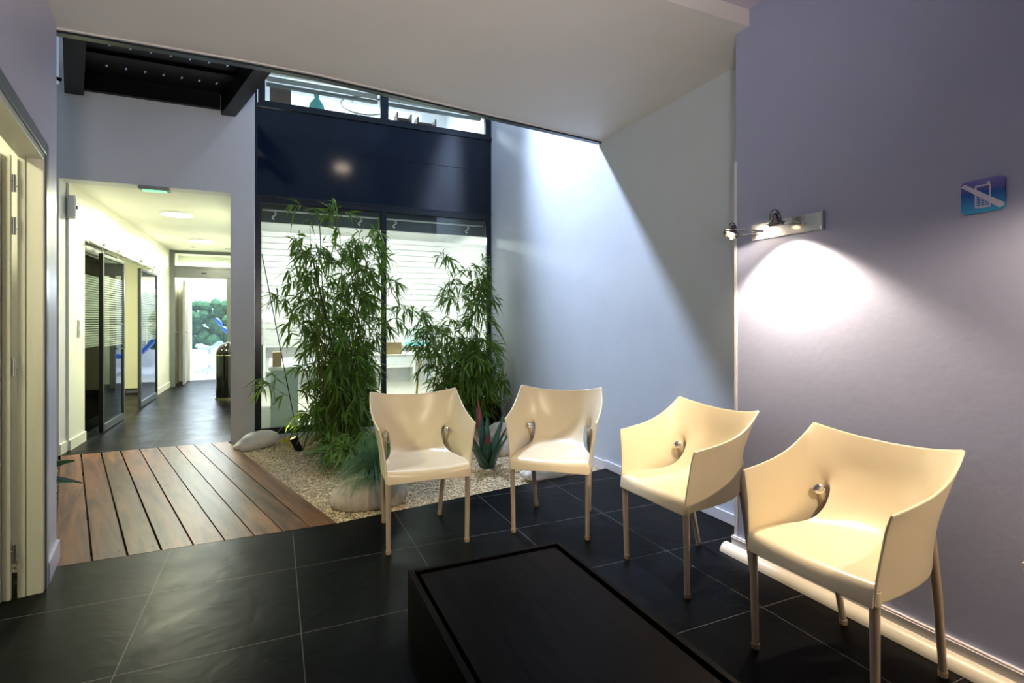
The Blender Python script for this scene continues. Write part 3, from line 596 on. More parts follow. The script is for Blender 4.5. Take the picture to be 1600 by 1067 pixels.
boxes('wall_upper', 'white', [((-2.6, -1.7, 3.05), (XB + .1, -1.6, 5.9))], label='white wall of the upper storey behind the ceiling edge')
t = thing('standing_lamp', 'round headed lamp on the upper storey floor, mirrored in the dark blue panel', 'lamp', (1.24, 1.5, 3.05))
mb = MB(); mb.lathe([(0, 0), (.14, 0), (.14, .02), (0, .025)], n=20); mb.build('base', 'black', t); mb = MB(); mb.tube([(0, 0, .02), (0, 0, 1.25)], .012, 8); mb.build('pole', 'black', t)
mb = MB(); mb.lathe([(0, 1.22), (.12, 1.23), (.15, 1.28), (.12, 1.33), (0, 1.34)], n=24); mb.build('lamp_shade', mat('lit lamp globe', (1, .9, .8), .5, emit=(1, .80, .62), estr=14), t, smooth=True)
# ---- footbridge above the deck: two beams and a pierced plate
DB = Vector((-.27, .963, 0)).normalized()
br = thing('footbridge', 'black steel footbridge overhead running above the timber deck', 'bridge', (-.44, 6.14, 3.345))
def along(xw, s_, z):  # xw = x offset at the wall, s_ = distance back towards camera
    return Vector((xw - DB.x * s_, -DB.y * s_, z))
def beam(xa, xb, z0, z1, L, name='beam', m='black', s0=.0):
    mb = MB(); v = []
    for z in (z0, z1):
        for x, s_ in ((xa, s0), (xb, s0), (xb, L), (xa, L)):
            p = along(x, s_, z)
            if s_ == s0: p = Vector((x, -s0, z))
            v.append(p)
    mb.add(v, [(0, 3, 2, 1), (4, 5, 6, 7), (0, 1, 5, 4), (1, 2, 6, 5), (2, 3, 7, 6), (3, 0, 4, 7)]); return mb.build(name, m, br, bevel=.003)
beam(-.068, .066, 0, .30, 2.45); beam(-1.337, -1.194, 0, .30, 2.45)
for k in range(3): # cross ribs under the plate
    s_ = .62 + k * .5
    mb = MB(); a = along(-1.19, s_, .175); b = along(-.07, s_, .175)
    mb.box((0, 0, 0), (1, 1, 1), 0, Matrix(((b.x - a.x, 0, 0, a.x), (b.y - a.y, .12, 0, a.y), (0, 0, .022, a.z), (0, 0, 0, 1)))); mb.build('cross_rib', 'black', br)
# plate with slot holes: grid of cells with missing ones
xs = [-1.19]; holes = [.16 + .145 * k for k in range(8)]
for h in holes: xs += [-1.19 + h - .008, -1.19 + h + .008]
xs.append(-.07); ss = [.0]
for k in range(9): c_ = .30 + .235 * k; ss += [c_ - .03, c_ + .03]
ss.append(2.45)
mb = MB()
for i in range(len(xs) - 1):
    for j in range(len(ss) - 1):
        if i % 2 == 1 and j % 2 == 1: continue
        q = [along(xs[i], ss[j], .2), along(xs[i + 1], ss[j], .2), along(xs[i + 1], ss[j + 1], .2), along(xs[i], ss[j + 1], .2)]
        q2 = [p + Vector((0, 0, .003)) for p in q]
        mb.add(q + q2, [(0, 3, 2, 1), (4, 5, 6, 7), (0, 1, 5, 4), (1, 2, 6, 5), (2, 3, 7, 6), (3, 0, 4, 7)])
mb.build('deck_plate', 'black', br)
mb = MB(); mb.box((-1.19, -.05, .045), (-.07, 0, .25)); mb.build('end_plate', 'black', br)
mb = MB(); mb.tube([(-1.93, 5.9, 4.6), (-1.93, 5.9, 3.55), (-1.90, 5.92, 3.46), (-1.84, 5.96, 3.42), (-1.765, 6.02, 3.42)], .016, 8)
tag(mb.build('cable', 'black', smooth=True), 'black cable curving beside the left beam of the footbridge', 'cable')

# ---- deck
dk = thing('wooden_deck', 'oiled hardwood boardwalk crossing the gravel to the corridor', 'deck', (0, 0, 0))
DD = Vector((-.277, .961)).normalized()
NBd = 9
def dpt(u, v, z):      # u 0..1 across, v 0..1 from near edge to far edge
    n_ = Vector((-1.018 + u * 1.363, 3.386 + u * .024)); f_ = Vector((-1.80 + u * 1.355, 6.125 + u * .02)); p = n_.lerp(f_, v); return (p.x, p.y, z)
for k in range(NBd):
    g = .0075 if k > 3 else .011
    u0 = k / NBd + g / 1.36 * (k > 0) * .5; u1 = (k + 1) / NBd - g / 1.36 * .5 * (k < NBd - 1)
    mb = MB(); nseg = 1
    vs = [dpt(u0, 0, -.028), dpt(u1, 0, -.028), dpt(u1, 1, -.028), dpt(u0, 1, -.028), dpt(u0, 0, .001), dpt(u1, 0, .001), dpt(u1, 1, .001), dpt(u0, 1, .001)]
    c = Vector(dpt((u0 + u1) / 2, .5, 0)); rot = Matrix.Rotation(-math.atan2(-DD.x, DD.y), 3, 'Z')
    loc = [rot @ (Vector(v) - c) for v in vs]
    mb.add(loc, [(0, 3, 2, 1), (4, 5, 6, 7), (0, 1, 5, 4), (1, 2, 6, 5), (2, 3, 7, 6), (3, 0, 4, 7)])
    for v in (.03, .25, .48, .72, .96):
        for u in (u0 + .02, u1 - .02): mb.lathe([(0, 0), (.0035, 0), (.003, .001), (0, .001)], rot @ (Vector(dpt(u, v, .001)) - c), 8, mi=1)
    o = mb.build('board', ['deck', 'darkmetal'], dk, bevel=.003); o.location = c; o.rotation_euler = (0, 0, math.atan2(-DD.x, DD.y))
for v in (.06, .30, .53, .76, .96):
    mb = MB(); a = Vector(dpt(.01, v, 0)); b = Vector(dpt(.99, v, 0)); mb.box((0, 0, 0), (1, 1, 1), 0, Matrix(((b.x - a.x, 0, 0, a.x), (b.y - a.y, .05, 0, a.y), (0, 0, .05, -.079), (0, 0, 0, 1)))); mb.build('joist', 'soil', dk)

# ---- gravel pieces (uncountable)
rng = np.random.default_rng(7)
t_ = (1 + 5 ** .5) / 2
ico = np.array([(-1, t_, 0), (1, t_, 0), (-1, -t_, 0), (1, -t_, 0), (0, -1, t_), (0, 1, t_), (0, -1, -t_), (0, 1, -t_), (t_, 0, -1), (t_, 0, 1), (-t_, 0, -1), (-t_, 0, 1)]) / 1.9
icf = np.array([(0, 11, 5), (0, 5, 1), (0, 1, 7), (0, 7, 10), (0, 10, 11), (1, 5, 9), (5, 11, 4), (11, 10, 2), (10, 7, 6), (7, 1, 8), (3, 9, 4), (3, 4, 2), (3, 2, 6), (3, 6, 8), (3, 8, 9), (4, 9, 5), (2, 4, 11), (6, 2, 10), (8, 6, 7), (9, 8, 1)])
P = []
def deck_right(y): return .345 - (y - 3.405) * .290 + .004
def deck_left(y): return -1.02 - (y - 3.386) * .285 - .004
while len(P) < 36000:
    x = rng.uniform(-2.3, XB - .02); y = rng.uniform(3.42, YW - .06)
    if rng.random() > (1.0 if y < 4.6 else .75): continue
    if y < edge_y(x) + .012: continue
    if deck_left(y) < x < deck_right(y): continue
    if x < deck_left(y) and (y > 6.1 or x < -2.2): continue
    if x < -.19 and y > 6.10: continue
    P.append((x, y))
P = np.array(P); n = len(P)
Z = np.array([gz(x, y) for x, y in P]) + rng.uniform(-.001, .007, n)
S = rng.uniform(.0045, .0105, (n, 3)); S[:, 2] *= .65
A = rng.uniform(0, 6.28, n); B = rng.uniform(-.5, .5, n)
V = ico[None] * S[:, None, :] * (1 + rng.uniform(-.22, .22, (n, 12, 1)))
ca, sa = np.cos(A)[:, None], np.sin(A)[:, None]
X = V[..., 0] * ca - V[..., 1] * sa; Y = V[..., 0] * sa + V[..., 1] * ca; cb, sb_ = np.cos(B)[:, None], np.sin(B)[:, None]
X2 = X * cb - V[..., 2] * sb_; Z2 = X * sb_ + V[..., 2] * cb
VV = np.stack([X2 + P[:, 0:1], Y + P[:, 1:2], Z2 + Z[:, None]], -1).reshape(-1, 3)
FF = (icf[None] + (np.arange(n) * 12)[:, None, None]).reshape(-1)
def npmesh(name, VV, FF, k, m, parent=None, smooth=False):
    me = bpy.data.meshes.new(name); me.vertices.add(len(VV)); me.vertices.foreach_set('co', np.ascontiguousarray(VV, dtype=np.float32).ravel())
    nf = len(FF) // k; me.loops.add(len(FF)); me.loops.foreach_set('vertex_index', np.ascontiguousarray(FF, dtype=np.int32)); me.polygons.add(nf)
    me.polygons.foreach_set('loop_start', np.arange(nf, dtype=np.int32) * k); me.polygons.foreach_set('loop_total', np.full(nf, k, dtype=np.int32)); me.update(calc_edges=True); me.validate()
    return link(name, me, m, parent, smooth)
g = npmesh('gravel', VV, FF, 3, 'gravel'); tag(g, 'beige gravel covering the indoor garden bed', 'gravel', kind='stuff')

# ---- stones
def stone(name, c, r, rz, m, label, seed, amp=.18, tilt=0):
    bm = bmesh.new(); bmesh.ops.create_icosphere(bm, subdivisions=4, radius=1)
    for v in bm.verts:
        p = v.co.copy(); k = 1 + amp * mnoise.noise(p * 1.3 + Vector((seed, 0, 0))) + amp * .35 * mnoise.noise(p * 3.5 + Vector((0, seed, 0)))
        q = p * k; v.co = Vector((q.x * r[0], q.y * r[1], max(q.z, -.55) * r[2]))
    me = bpy.data.meshes.new(name); bm.to_mesh(me); bm.free(); o = link(name, me, m, None, True); o.location = c; o.rotation_euler = (0, tilt, rz); tag(o, label, 'stone'); return o
stone('boulder', (-.16, 5.82, .045), (.205, .10, .105), R(22), 'stone', 'long smooth white stone at the far right corner of the deck', 1.7, .16, R(-8))
stone('boulder', (.585, 3.70, .045), (.26, .13, .12), R(-3), 'stone2', 'ribbed beige stone under the blue grass tuft', 4.1, .10)
stone('boulder', (2.02, 3.80, .03), (.23, .10, .085), R(5), 'stone', 'white boulder at the gravel edge beside the atrium wall baseboard', 8.3)
stone('boulder', (1.98, 4.62, .03), (.16, .11, .11), R(30), 'stone2', 'squat beige stone to the right of the aloe', 11.9)
stone('boulder', (2.18, 5.15, .05), (.17, .12, .12), R(-20), 'stone2', 'beige stone behind the aloe, nearer the atrium wall', 14.2)
stone('boulder', (1.72, 5.05, .03), (.12, .10, .08), R(10), 'stone', 'small pale stone behind the aloe', 17.7)

# ---- garden spotlight
t = thing('garden_spotlight', 'small black tilted garden spotlight glowing yellow on the gravel', 'light', (.19, 5.42, -.01))
ax = Vector((-.42, .05, .9)).normalized(); rm = ax.to_track_quat('Z', 'Y').to_matrix()
mb = MB(); mb.lathe([(0, 0), (.030, 0), (.034, .02), (.034, .135), (.038, .14), (.038, .155), (.030, .155), (.030, .145), (0, .145)], (.03, 0, .0), 24, M_=rm); mb.build('housing', 'black', t, autosm=True)
mb = MB(); mb.lathe([(0, .147), (.029, .147), (.026, .156), (0, .158)], (.03, 0, .0), 20, M_=rm); mb.build('lens', 'gardenbulb', t, smooth=True)
mb = MB(); mb.tube([(.03, 0, -.04), (.03, 0, .03)], .008, 8); mb.build('spike', 'black', t)
gl = light('garden_spot_glow', 'SPOT', (.13, 5.43, .17), (.05, 5.6, 1.0), 4, (1, .75, .25), .02, None, 120, .8)
mb = MB()
for a, h, l_ in ((.4, .13, .12), (.9, .16, .07), (-.3, .12, .15)):
    p0 = Vector((.20, 5.50, 0)); v = []
    for k in range(7):
        u = k / 6; c = p0 + Vector((-.05 - l_ * u, -.02 * u, h * 2 * u * (1.35 - u * 1.1))); wd = .012 * math.sin(math.pi * min(1, u * .9 + .08)); v += [c + Vector((0, -wd * .6, wd)), c + Vector((0, wd * .6, -wd))]
    mb.add(v, [(2 * k, 2 * k + 1, 2 * k + 3, 2 * k + 2) for k in range(6)])
o = mb.build('yellow_grass', 'yellowleaf'); tag(o, 'yellow grass blades beside the garden spotlight', 'plant')

# ---- bamboo
def leaf_batch(base, direction, length, width, droop, rng):
    """arrays of leaves -> verts, quads; each leaf 2x5 strip folded along the midrib"""
    n = len(base); K = 6
    d = direction / np.linalg.norm(direction, axis=1, keepdims=True)
    up = np.tile([0, 0, 1.], (n, 1)); side = np.cross(d, up); side /= np.linalg.norm(side, axis=1, keepdims=True) + 1e-9
    roll = rng.uniform(-.9, .9, n)[:, None]; nrm = np.cross(side, d); side = side * np.cos(roll) + nrm * np.sin(roll); nrm = np.cross(side, d)
    prof = np.array([.15, .75, 1, .85, .5, .02])
    out = np.zeros((n, K, 3, 3))
    for k in range(K):
        u = k / (K - 1); c = base + d * (length * u)[:, None] - up * (droop * length * u * u)[:, None]
        wd = (width * prof[k])[:, None]
        out[:, k, 0] = c - side * wd + nrm * wd * .35; out[:, k, 1] = c; out[:, k, 2] = c + side * wd + nrm * wd * .35
    VV = out.reshape(-1, 3); f = []
    for k in range(K - 1):
        for j in range(2): f.append((k * 3 + j, k * 3 + j + 1, (k + 1) * 3 + j + 1, (k + 1) * 3 + j))
    FF = (np.array(f)[None] + (np.arange(n) * K * 3)[:, None, None]).reshape(-1)
    return VV, FF
def bamboo(loc, canes, label, seed, leafmul=1.0, name='bamboo'):
    """canes: list of list of pts (relative). clusters: fn(rng) filter on leaf density"""
    rng = np.random.default_rng(seed); root = thing(name, label, 'plant', loc)
    B_, D_, L_, W_ = [], [], [], []; tw = MB()
    for ci, (pts, r, dens) in enumerate(canes):
        P_ = [Vector(p) for p in pts]; fine = []
        for i in range(len(P_) - 1):
            p0 = P_[max(i - 1, 0)]; p1 = P_[i]; p2 = P_[i + 1]; p3 = P_[min(i + 2, len(P_) - 1)]
            for k in range(8):
                u = k / 8; fine.append(.5 * ((2 * p1) + (p2 - p0) * u + (2 * p0 - 5 * p1 + 4 * p2 - p3) * u * u + (3 * p1 - p0 - 3 * p2 + p3) * u ** 3))
        fine.append(P_[-1]); nf = len(fine); rad = []
        for i in range(nf): rad.append(r * (1 - .75 * i / nf) * (1.18 if i % 4 == 0 else 1))
        for q_ in fine: q_.x = min(q_.x, XB - .10 - loc[0]); q_.y = min(q_.y, YW - .10 - loc[1])
        mb = MB(); mb.tube(fine, rad, 7); mb.build('cane', 'cane', root, smooth=True)
        # branches
        for i in range(2, nf):
            u = i / nf
            for _ in range(rng.poisson(dens * (2.3 if u > .25 else 1.2))):
                a = rng.uniform(0, 6.28); bl = rng.uniform(.10, .34) * (1 - .45 * u) * (1 if u > .12 else .6); el = rng.uniform(.1, .9)
                dirb = Vector((math.cos(a) * math.cos(el), math.sin(a) * math.cos(el), math.sin(el))); p = fine[i]; q = p + dirb * bl * .6; q.x = min(q.x, XB - .06 - loc[0]); q.y = min(q.y, YW - .06 - loc[1]); e = q + Vector((dirb.x, dirb.y, dirb.z - .7)) * bl * .45
                e.x = min(e.x, XB - .05 - loc[0]); e.y = min(e.y, YW - .05 - loc[1]); tw.tube([p, q, e], [.0022, .0016, .001], 4, caps=False)
                for (pp, dd) in ((q, dirb), (e, e - q), (q.lerp(e, .5), e - q)):
                    m_ = rng.integers(2, 5)
                    for _k in range(m_):
                        dv = Vector(dd).normalized() * .8 + Vector(rng.normal(0, .55, 3)) + Vector((0, 0, -.35))
                        B_.append(tuple(pp)); D_.append(tuple(dv)); L_.append(rng.uniform(.09, .185)); W_.append(rng.uniform(.007, .0125))
        # tip leaves
        for k in range(6): dv = Vector((rng.normal(0, .5), rng.normal(0, .5), .8 - .3 * k)); B_.append(tuple(fine[-1 - (k // 3)])); D_.append(tuple(dv)); L_.append(rng.uniform(.08, .14)); W_.append(.006)
    B_, D_, L_, W_ = map(np.array, (B_, D_, L_, W_)); Bw = B_ + np.array(loc)
    # keep leaves clear of wall, glazing and ground
    Bf = Bw + D_ / np.linalg.norm(D_, axis=1, keepdims=True) * L_[:, None]
    ok = (Bw[:, 0] < XB - .05) & (Bf[:, 0] < XB - .04) & (Bw[:, 1] < YW - .04) & (Bf[:, 1] < YW - .03) & (Bf[:, 2] > .06)
    B_, D_, L_, W_ = B_[ok], D_[ok], L_[ok], W_[ok]
    VV, FF = leaf_batch(B_, D_, L_ * leafmul, W_ * leafmul, rng.uniform(.15, .6, len(L_)), rng)
    n0 = len(VV); tv = np.array(tw.v); tf = (np.array(tw.f) + n0).reshape(-1)
    fo = npmesh('foliage', np.concatenate([VV, tv]), np.concatenate([FF, tf]), 4, ['leaf', 'cane'], root, True)
    mi = np.zeros(len(fo.data.polygons), dtype=np.int32); mi[len(FF) // 4:] = 1; fo.data.polygons.foreach_set('material_index', mi); return root
def rc(seed, n, top, spread, r=.006, dens=.62, lean=(0, 0), base=.12):
    rg = random.Random(seed); out = []
    for k in range(n):
        a = rg.uniform(0, 6.28); b0 = rg.uniform(.02, base); h = top * rg.uniform(.55, 1); s_ = spread * rg.uniform(.2, 1)
        x0, y0 = b0 * math.cos(a), b0 * math.sin(a) * .6; dx, dy = s_ * math.cos(a) + lean[0] * h, s_ * math.sin(a) * .55 + lean[1] * h
        out.append(([(x0, y0, -.02), (x0 + dx * .2, y0 + dy * .2, h * .33), (x0 + dx * .5, y0 + dy * .5, h * .68), (x0 + dx, y0 + dy, h)], r * rg.uniform(.8, 1.4), dens))
    return out
b1 = bamboo((.55, 5.55, 0), rc(3, 16, 2.15, .60, dens=.50, lean=(-.02, 0), base=.17) + [([(-.1, 0, -.02), (-.15, 0, .7), (-.22, 0, 1.5), (-.24, 0, 2.3)], .007, .5), ([(.05, 0, -.02), (.02, 0, .8), (.06, 0, 1.7), (.02, 0, 2.36)], .007, .40), ([(.1, 0, -.02), (.15, 0, .8), (.24, 0, 1.6), (.42, -.05, 2.15)], .006, .45)] + rc(21, 9, 1.1, .62, .005, .55, base=.16),
       'tall leafy bamboo clump in front of the left office pane', 5)
b2 = bamboo((2.0, 5.75, 0), rc(9, 11, 1.75, .54, dens=.50, lean=(-.06, 0), base=.16) + [([(0, 0, -.02), (-.06, 0, .7), (-.10, 0, 1.3), (-.28, -.05, 1.95)], .006, .6), ([(.05, 0, -.02), (-.1, -.05, .6), (-.4, -.1, 1.1), (-.72, -.15, 1.35)], .005, .5), ([(.1, 0, -.02), (.06, 0, .7), (.14, 0, 1.3), (.12, 0, 1.85)], .005, .6)] + rc(31, 10, 1.0, .52, .005, .55, lean=(.1, 0), base=.14),
       'shorter bamboo clump by the atrium wall, partly behind the second chair from the right wall', 8)
b2['label'] = 'shorter bamboo clump in front of the right office pane, next to the atrium wall'
bamboo((.60, 4.72, 0), rc(55, 5, .20, .22, .003, .7, base=.06), 'low leafy bamboo shoots on the gravel in front of the tall clump', 12, .95, 'bamboo_shoot')
t = thing('plant_stake', 'dark slanting stake through the tall bamboo', 'stake', (.55, 5.35, 0))
mb = MB(); mb.tube([(.18, 0, -.05), (.02, .05, .7), (-.22, .10, 1.85)], [.014, .012, .008], 8); mb.build('pole', 'stake', t, smooth=True)
mb = MB(); mb.tube([(.04, .05, .62), (.06, .05, .66), (.04, .05, .70)], .016, 8); mb.build('tie', 'stake', t)
for i, (p, q) in enumerate((((.22, 5.7, .0), (-.12, 5.8, 1.90)), ((.50, 5.72, .0), (.42, 5.85, 2.35)))):
    mb = MB(); mb.tube([p, q], .005, 6); mb.tube([q, (q[0], q[1], q[2] + .004)], .0055, 6); tag(mb.build('thin_cane_stick', 'stake'), ('thin bare stick leaning left of the tall bamboo' if i == 0 else 'thin upright bare stick rising through the tall bamboo'), 'stick')
# black planter bag in the corner behind second bamboo
t = thing('planter_bag', 'black planter in the atrium corner under the right bamboo', 'planter', (2.30, 5.95, 0))
mb = MB(); mb.lathe([(0, -.03), (.17, -.03), (.21, .1), (.205, .27), (.19, .30), (.17, .29), (0, .27)], n=20); mb.build('body', 'black', t, smooth=True)
# ---- blue fescue
def tuft(loc, n, h, spread, label, seed, m='grass', name='grass_tuft'):
    rng = np.random.default_rng(seed); K = 7; a = rng.uniform(0, 6.283, n); L = rng.uniform(.6, 1, n) * h; s_ = rng.uniform(.05, 1, n) ** .7 * spread; r0 = rng.uniform(0, .045, n)
    out = np.zeros((n, K, 2, 3)); d = np.stack([np.cos(a), np.sin(a)], -1); sd = np.stack([-np.sin(a), np.cos(a)], -1)
    for k in range(K):
        u = k / (K - 1); rad = r0 + s_ * (u ** 1.3); z = L * (1.9 * u - 1.95 * u * u * (s_ / spread)) * .8; wd = .0024 * (1 - u * .8)
        for j, sg in enumerate((-1, 1)): out[:, k, j, 0] = d[:, 0] * rad + sd[:, 0] * wd * sg; out[:, k, j, 1] = d[:, 1] * rad + sd[:, 1] * wd * sg; out[:, k, j, 2] = z
    f = [(k * 2, k * 2 + 1, k * 2 + 3, k * 2 + 2) for k in range(K - 1)]
    FF = (np.array(f)[None] + (np.arange(n) * K * 2)[:, None, None]).reshape(-1)
    o = npmesh(name, out.reshape(-1, 3), FF, 4, m); o.location = loc; tag(o, label, 'plant'); return o
tuft((.62, 3.72, .13), 1500, .32, .30, 'blue-green fescue tuft spilling over the ribbed stone', 3)
# ---- aloe
t = thing('aloe', 'red-tipped aloe on the gravel between two cream armchairs', 'plant', (1.645, 4.18, 0))
t.scale = (1.22, 1.22, 1.22)
rg = random.Random(4)
for k, (az, ln, out_, w_, red) in enumerate(((200, .34, .16, .040, 1), (250, .30, .10, .040, 1), (300, .36, .15, .036, 0), (340, .40, .20, .034, 0), (20, .42, .14, .034, 0), (70, .38, .14, .032, 0), (120, .46, .07, .034, 1), (165, .34, .19, .036, 0), (280, .26, .19, .036, 0), (225, .22, .22, .036, 0), (45, .30, .22, .034, 0), (100, .52, .10, .028, 1))):
    a = R(az); d = Vector((math.cos(a), math.sin(a), 0)); sd = Vector((-d.y, d.x, 0)); vs = []; n_ = 10
    for i in range(n_):
        u = i / (n_ - 1); c = d * (.032 + out_ * u ** 1.15) + Vector((0, 0, ln * (u - .12 * u * u))); wd = w_ * (1 - u) ** .65 * (.8 + .4 * math.sin(u * 3)) + .001; th = .014 * (1 - u) + .001
        vs += [c - sd * wd + d * -.010 * (1 - u), c - d * th * -.3, c + sd * wd - d * .010 * (1 - u), c + d * th * 1.3]
    fs = [(i * 4 + j, i * 4 + (j + 1) % 4, (i + 1) * 4 + (j + 1) % 4, (i + 1) * 4 + j) for i in range(n_ - 1) for j in range(4)]
    mb = MB(); cut = 9 if not red else 6
    for f in fs: pass
    mb.v = [tuple(v) for v in vs]; mb.f = fs; mb.mi = [1 if (red and (f[0] // 4) >= cut) else 0 for f in fs]
    mb.build('leaf', ['aloe', 'aloered'], t, smooth=True)
# ---- broad-leaf plant left of the deck (mostly behind the lilac wall)
t = thing('potted_palm', 'broad green leaves poking out from behind the left wall', 'plant', (-1.52, 4.30, 0))
mb = MB(); rg = random.Random(9)
for az, el, ln in ((8, 20, .34), (-25, 12, .32), (20, 2, .36), (60, 40, .3), (120, 50, .3), (180, 30, .3), (240, 40, .3), (300, 35, .3)):
    a = R(az); d = Vector((math.cos(a), math.sin(a), 0)); sd = Vector((-d.y, d.x, 0)); v = []; n_ = 9
    for i in range(n_):
        u = i / (n_ - 1); c = d * ln * u * math.cos(R(el)) + Vector((0, 0, .22 + ln * (u * math.sin(R(el)) * 1.6 - .25 * u * u))); sd = (Vector((-d.y, d.x, 0)) + Vector((0, 0, .7 if az < 30 else 0))).normalized(); wd = .036 * math.sin(math.pi * (u * .93 + .05)); v += [c - sd * wd + Vector((0, 0, .006)), c, c + sd * wd + Vector((0, 0, .006))]
    mb.add(v, [(i * 3 + j, i * 3 + j + 1, (i + 1) * 3 + j + 1, (i + 1) * 3 + j) for i in range(n_ - 1) for j in range(2)])
mb.build('leaves', 'leafdk', t, smooth=True); mb = MB(); mb.tube([(0, 0, -.03), (0, 0, .24)], .014, 8); mb.build('stem', 'cane', t)

# ---- coffee table
t = thing('coffee_table', 'low black stained oak coffee table with recessed top', 'table', (.82, 1.30, 0))
x0, x1, y0, y1 = -.337, .352, -.75, .795; HT = .25
mb = MB(); mb.box((x0, y0, .0), (x0 + .022, y1, HT)); mb.box((x1 - .022, y0, .0), (x1, y1, HT)); mb.box((x0 + .022, y1 - .022, .0), (x1 - .022, y1, HT)); mb.box((x0 + .022, y0, .0), (x1 - .022, y0 + .022, HT)); mb.build('side_panels', 'wenge', t, bevel=.0015)
mb = MB(); mb.box((x0 + .04, y0 + .04, HT - .03), (x1 - .04, y1 - .04, HT - .006)); mb.build('top_panel', 'wenge', t, bevel=.002)
mb = MB(); mb.box((x0 + .022, y0 + .022, HT - .10), (x1 - .022, y1 - .022, HT - .035)); mb.build('under_tray', 'black', t)

# ---- armchairs
def chair_shell():
    rows = [
     [(0, .238, .783), (.10, .234, .787), (.19, .218, .799), (.266, .184, .820), (.277, .095, .740), (.275, -.03, .690), (.268, -.224, .667)],
     [(0, .225, .720), (.10, .218, .720), (.182, .193, .722), (.250, .150, .722), (.264, .075, .675), (.262, -.045, .640), (.255, -.232, .620)],
     [(0, .214, .650), (.09, .208, .650), (.168, .178, .650), (.232, .128, .648), (.252, .06, .615), (.250, -.055, .58), (.246, -.232, .56)],
     [(0, .196, .590), (.084, .188, .590), (.164, .150, .590), (.200, .160, .584), (.236, .070, .55), (.243, -.065, .515), (.238, -.238, .50)]]
    side = [[(.168, .184, .512), (.227, .085, .485), (.237, -.075, .455), (.232, -.242, .450)],
            [(.165, .182, .425), (.222, .085, .402), (.233, -.08, .390), (.228, -.246, .382)]]
    ton = [[(0, .170, .525), (.080, .160, .525), (.158, .120, .530)],
           [(0, .128, .475), (.080, .118, .476), (.160, .070, .482)],
           [(0, .060, .450), (.088, .055, .451), (.178, .020, .456)],
           [(0, -.03, .440), (.105, -.03, .441), (.212, -.045, .446)],
           [(0, -.13, .438), (.115, -.13, .440), (.2335, -.13, .446)],
           [(0, -.215, .440), (.115, -.21, .441), (.233, -.215, .446)],
           [(0, -.258, .434), (.115, -.255, .434), (.231, -.244, .438)],
           [(0, -.268, .385), (.115, -.264, .380), (.228, -.249, .374)]]
    V, Fc, cr = [], [], []
    def half(s):
        idx = {}
        def add(key, p):
            if s < 0 and p[0] == 0 and ('+',) + key in both: idx[key] = both[('+',) + key]; return
            V.append((p[0] * s, p[1], p[2])); idx[key] = len(V) - 1
            if s > 0: both[('+',) + key] = len(V) - 1
        for i, r in enumerate(rows):
            for j, p in enumerate(r): add(('r', i, j), p)
        for i, r in enumerate(side):
            for j, p in enumerate(r): add(('s', i, j), p)
        for i, r in enumerate(ton):
            for j, p in enumerate(r): add(('t', i, j), p)
        def q(a, b, c, d):
            f = (idx[a], idx[b], idx[c], idx[d]); Fc.append(f if s > 0 else f[::-1])
        for i in range(3):
            for j in range(6): q(('r', i, j), ('r', i, j + 1), ('r', i + 1, j + 1), ('r', i + 1, j))
        for j in range(3): q(('r', 3, j + 3), ('r', 3, j + 4), ('s', 0, j + 1), ('s', 0, j)); q(('s', 0, j), ('s', 0, j + 1), ('s', 1, j + 1), ('s', 1, j))
        for j in range(2): q(('r', 3, j), ('r', 3, j + 1), ('t', 0, j + 1), ('t', 0, j))
        for i in range(7):
            for j in range(2): q(('t', i, j), ('t', i, j + 1), ('t', i + 1, j + 1), ('t', i + 1, j))
        return idx
    both = {}; i1 = half(1); i2 = half(-1)
    me = bpy.data.meshes.new('shell'); me.from_pydata(V, [], Fc); me.update()
    bm = bmesh.new(); bm.from_mesh(me); bm.verts.ensure_lookup_table()
    cl = bm.verts.layers.float.new('crease_vert')
    for ix in (i1, i2):
        for k, c in ((('r', 0, 3), .9), (('r', 0, 6), .9), (('s', 1, 3), .8), (('t', 7, 2), .8), (('t', 4, 2), .3)): bm.verts[ix[k]][cl] = c
    bmesh.ops.recalc_face_normals(bm, faces=bm.faces); bm.to_mesh(me); bm.free(); return me
def make_chair(label, loc, rz):
    t = thing('armchair', label, 'chair', loc, rz, 'cream plastic armchairs around the coffee table')
    o = link('shell', chair_shell(), 'shell', t, True)
    a = o.modifiers.new('subdivision', 'SUBSURF'); a.levels = 3; a.render_levels = 3
    b = o.modifiers.new('thickness', 'SOLIDIFY'); b.thickness = .0085; b.offset = 0; b.use_even_offset = False
    c = o.modifiers.new('edge', 'BEVEL'); c.width = .002; c.segments = 2; c.limit_method = 'ANGLE'; c.angle_limit = R(60)
    for sx in (1, -1):
        mb = MB(); mb.tube([(sx * .218, -.219, .012), (sx * .2215, -.229, .43)], [.0125, .0155], 16); l = mb.build('leg', 'leg', t, autosm=True)
        mb = MB(); mb.lathe([(0, 0), (.0145, 0), (.0150, .018), (.0135, .020), (0, .020)], (sx * .218, -.219, 0), 16); mb.build('foot', 'foot', l, autosm=True)
        mb = MB(); mb.tube([(sx * .222, -.2300, .425), (sx * .2205, -.2280, .380)], [.0170, .0175], 16); mb.build('leg_socket', 'shell', t, autosm=True)
        mb = MB(); mb.tube([(sx * .176, .242, .012), (sx * .187, .185, .30), (sx * .192, .124, .565)], [.0125, .015, .0155], 16); l = mb.build('leg', 'leg', t, autosm=True)
        mb = MB(); mb.lathe([(0, 0), (.0145, 0), (.0150, .018), (.0135, .020), (0, .020)], (sx * .176, .242, 0), 16); mb.build('foot', 'foot', l, autosm=True)
        mb = MB(); mb.lathe([(0, 0), (.019, 0), (.019, .007), (.013, .010), (0, .0105)], (sx * .190, .106, .570), 18, M_=Vector((-sx * .75, -.65, .12)).to_track_quat('Z', 'Y').to_matrix()); mb.build('button', 'chrome', t, autosm=True)
    return t
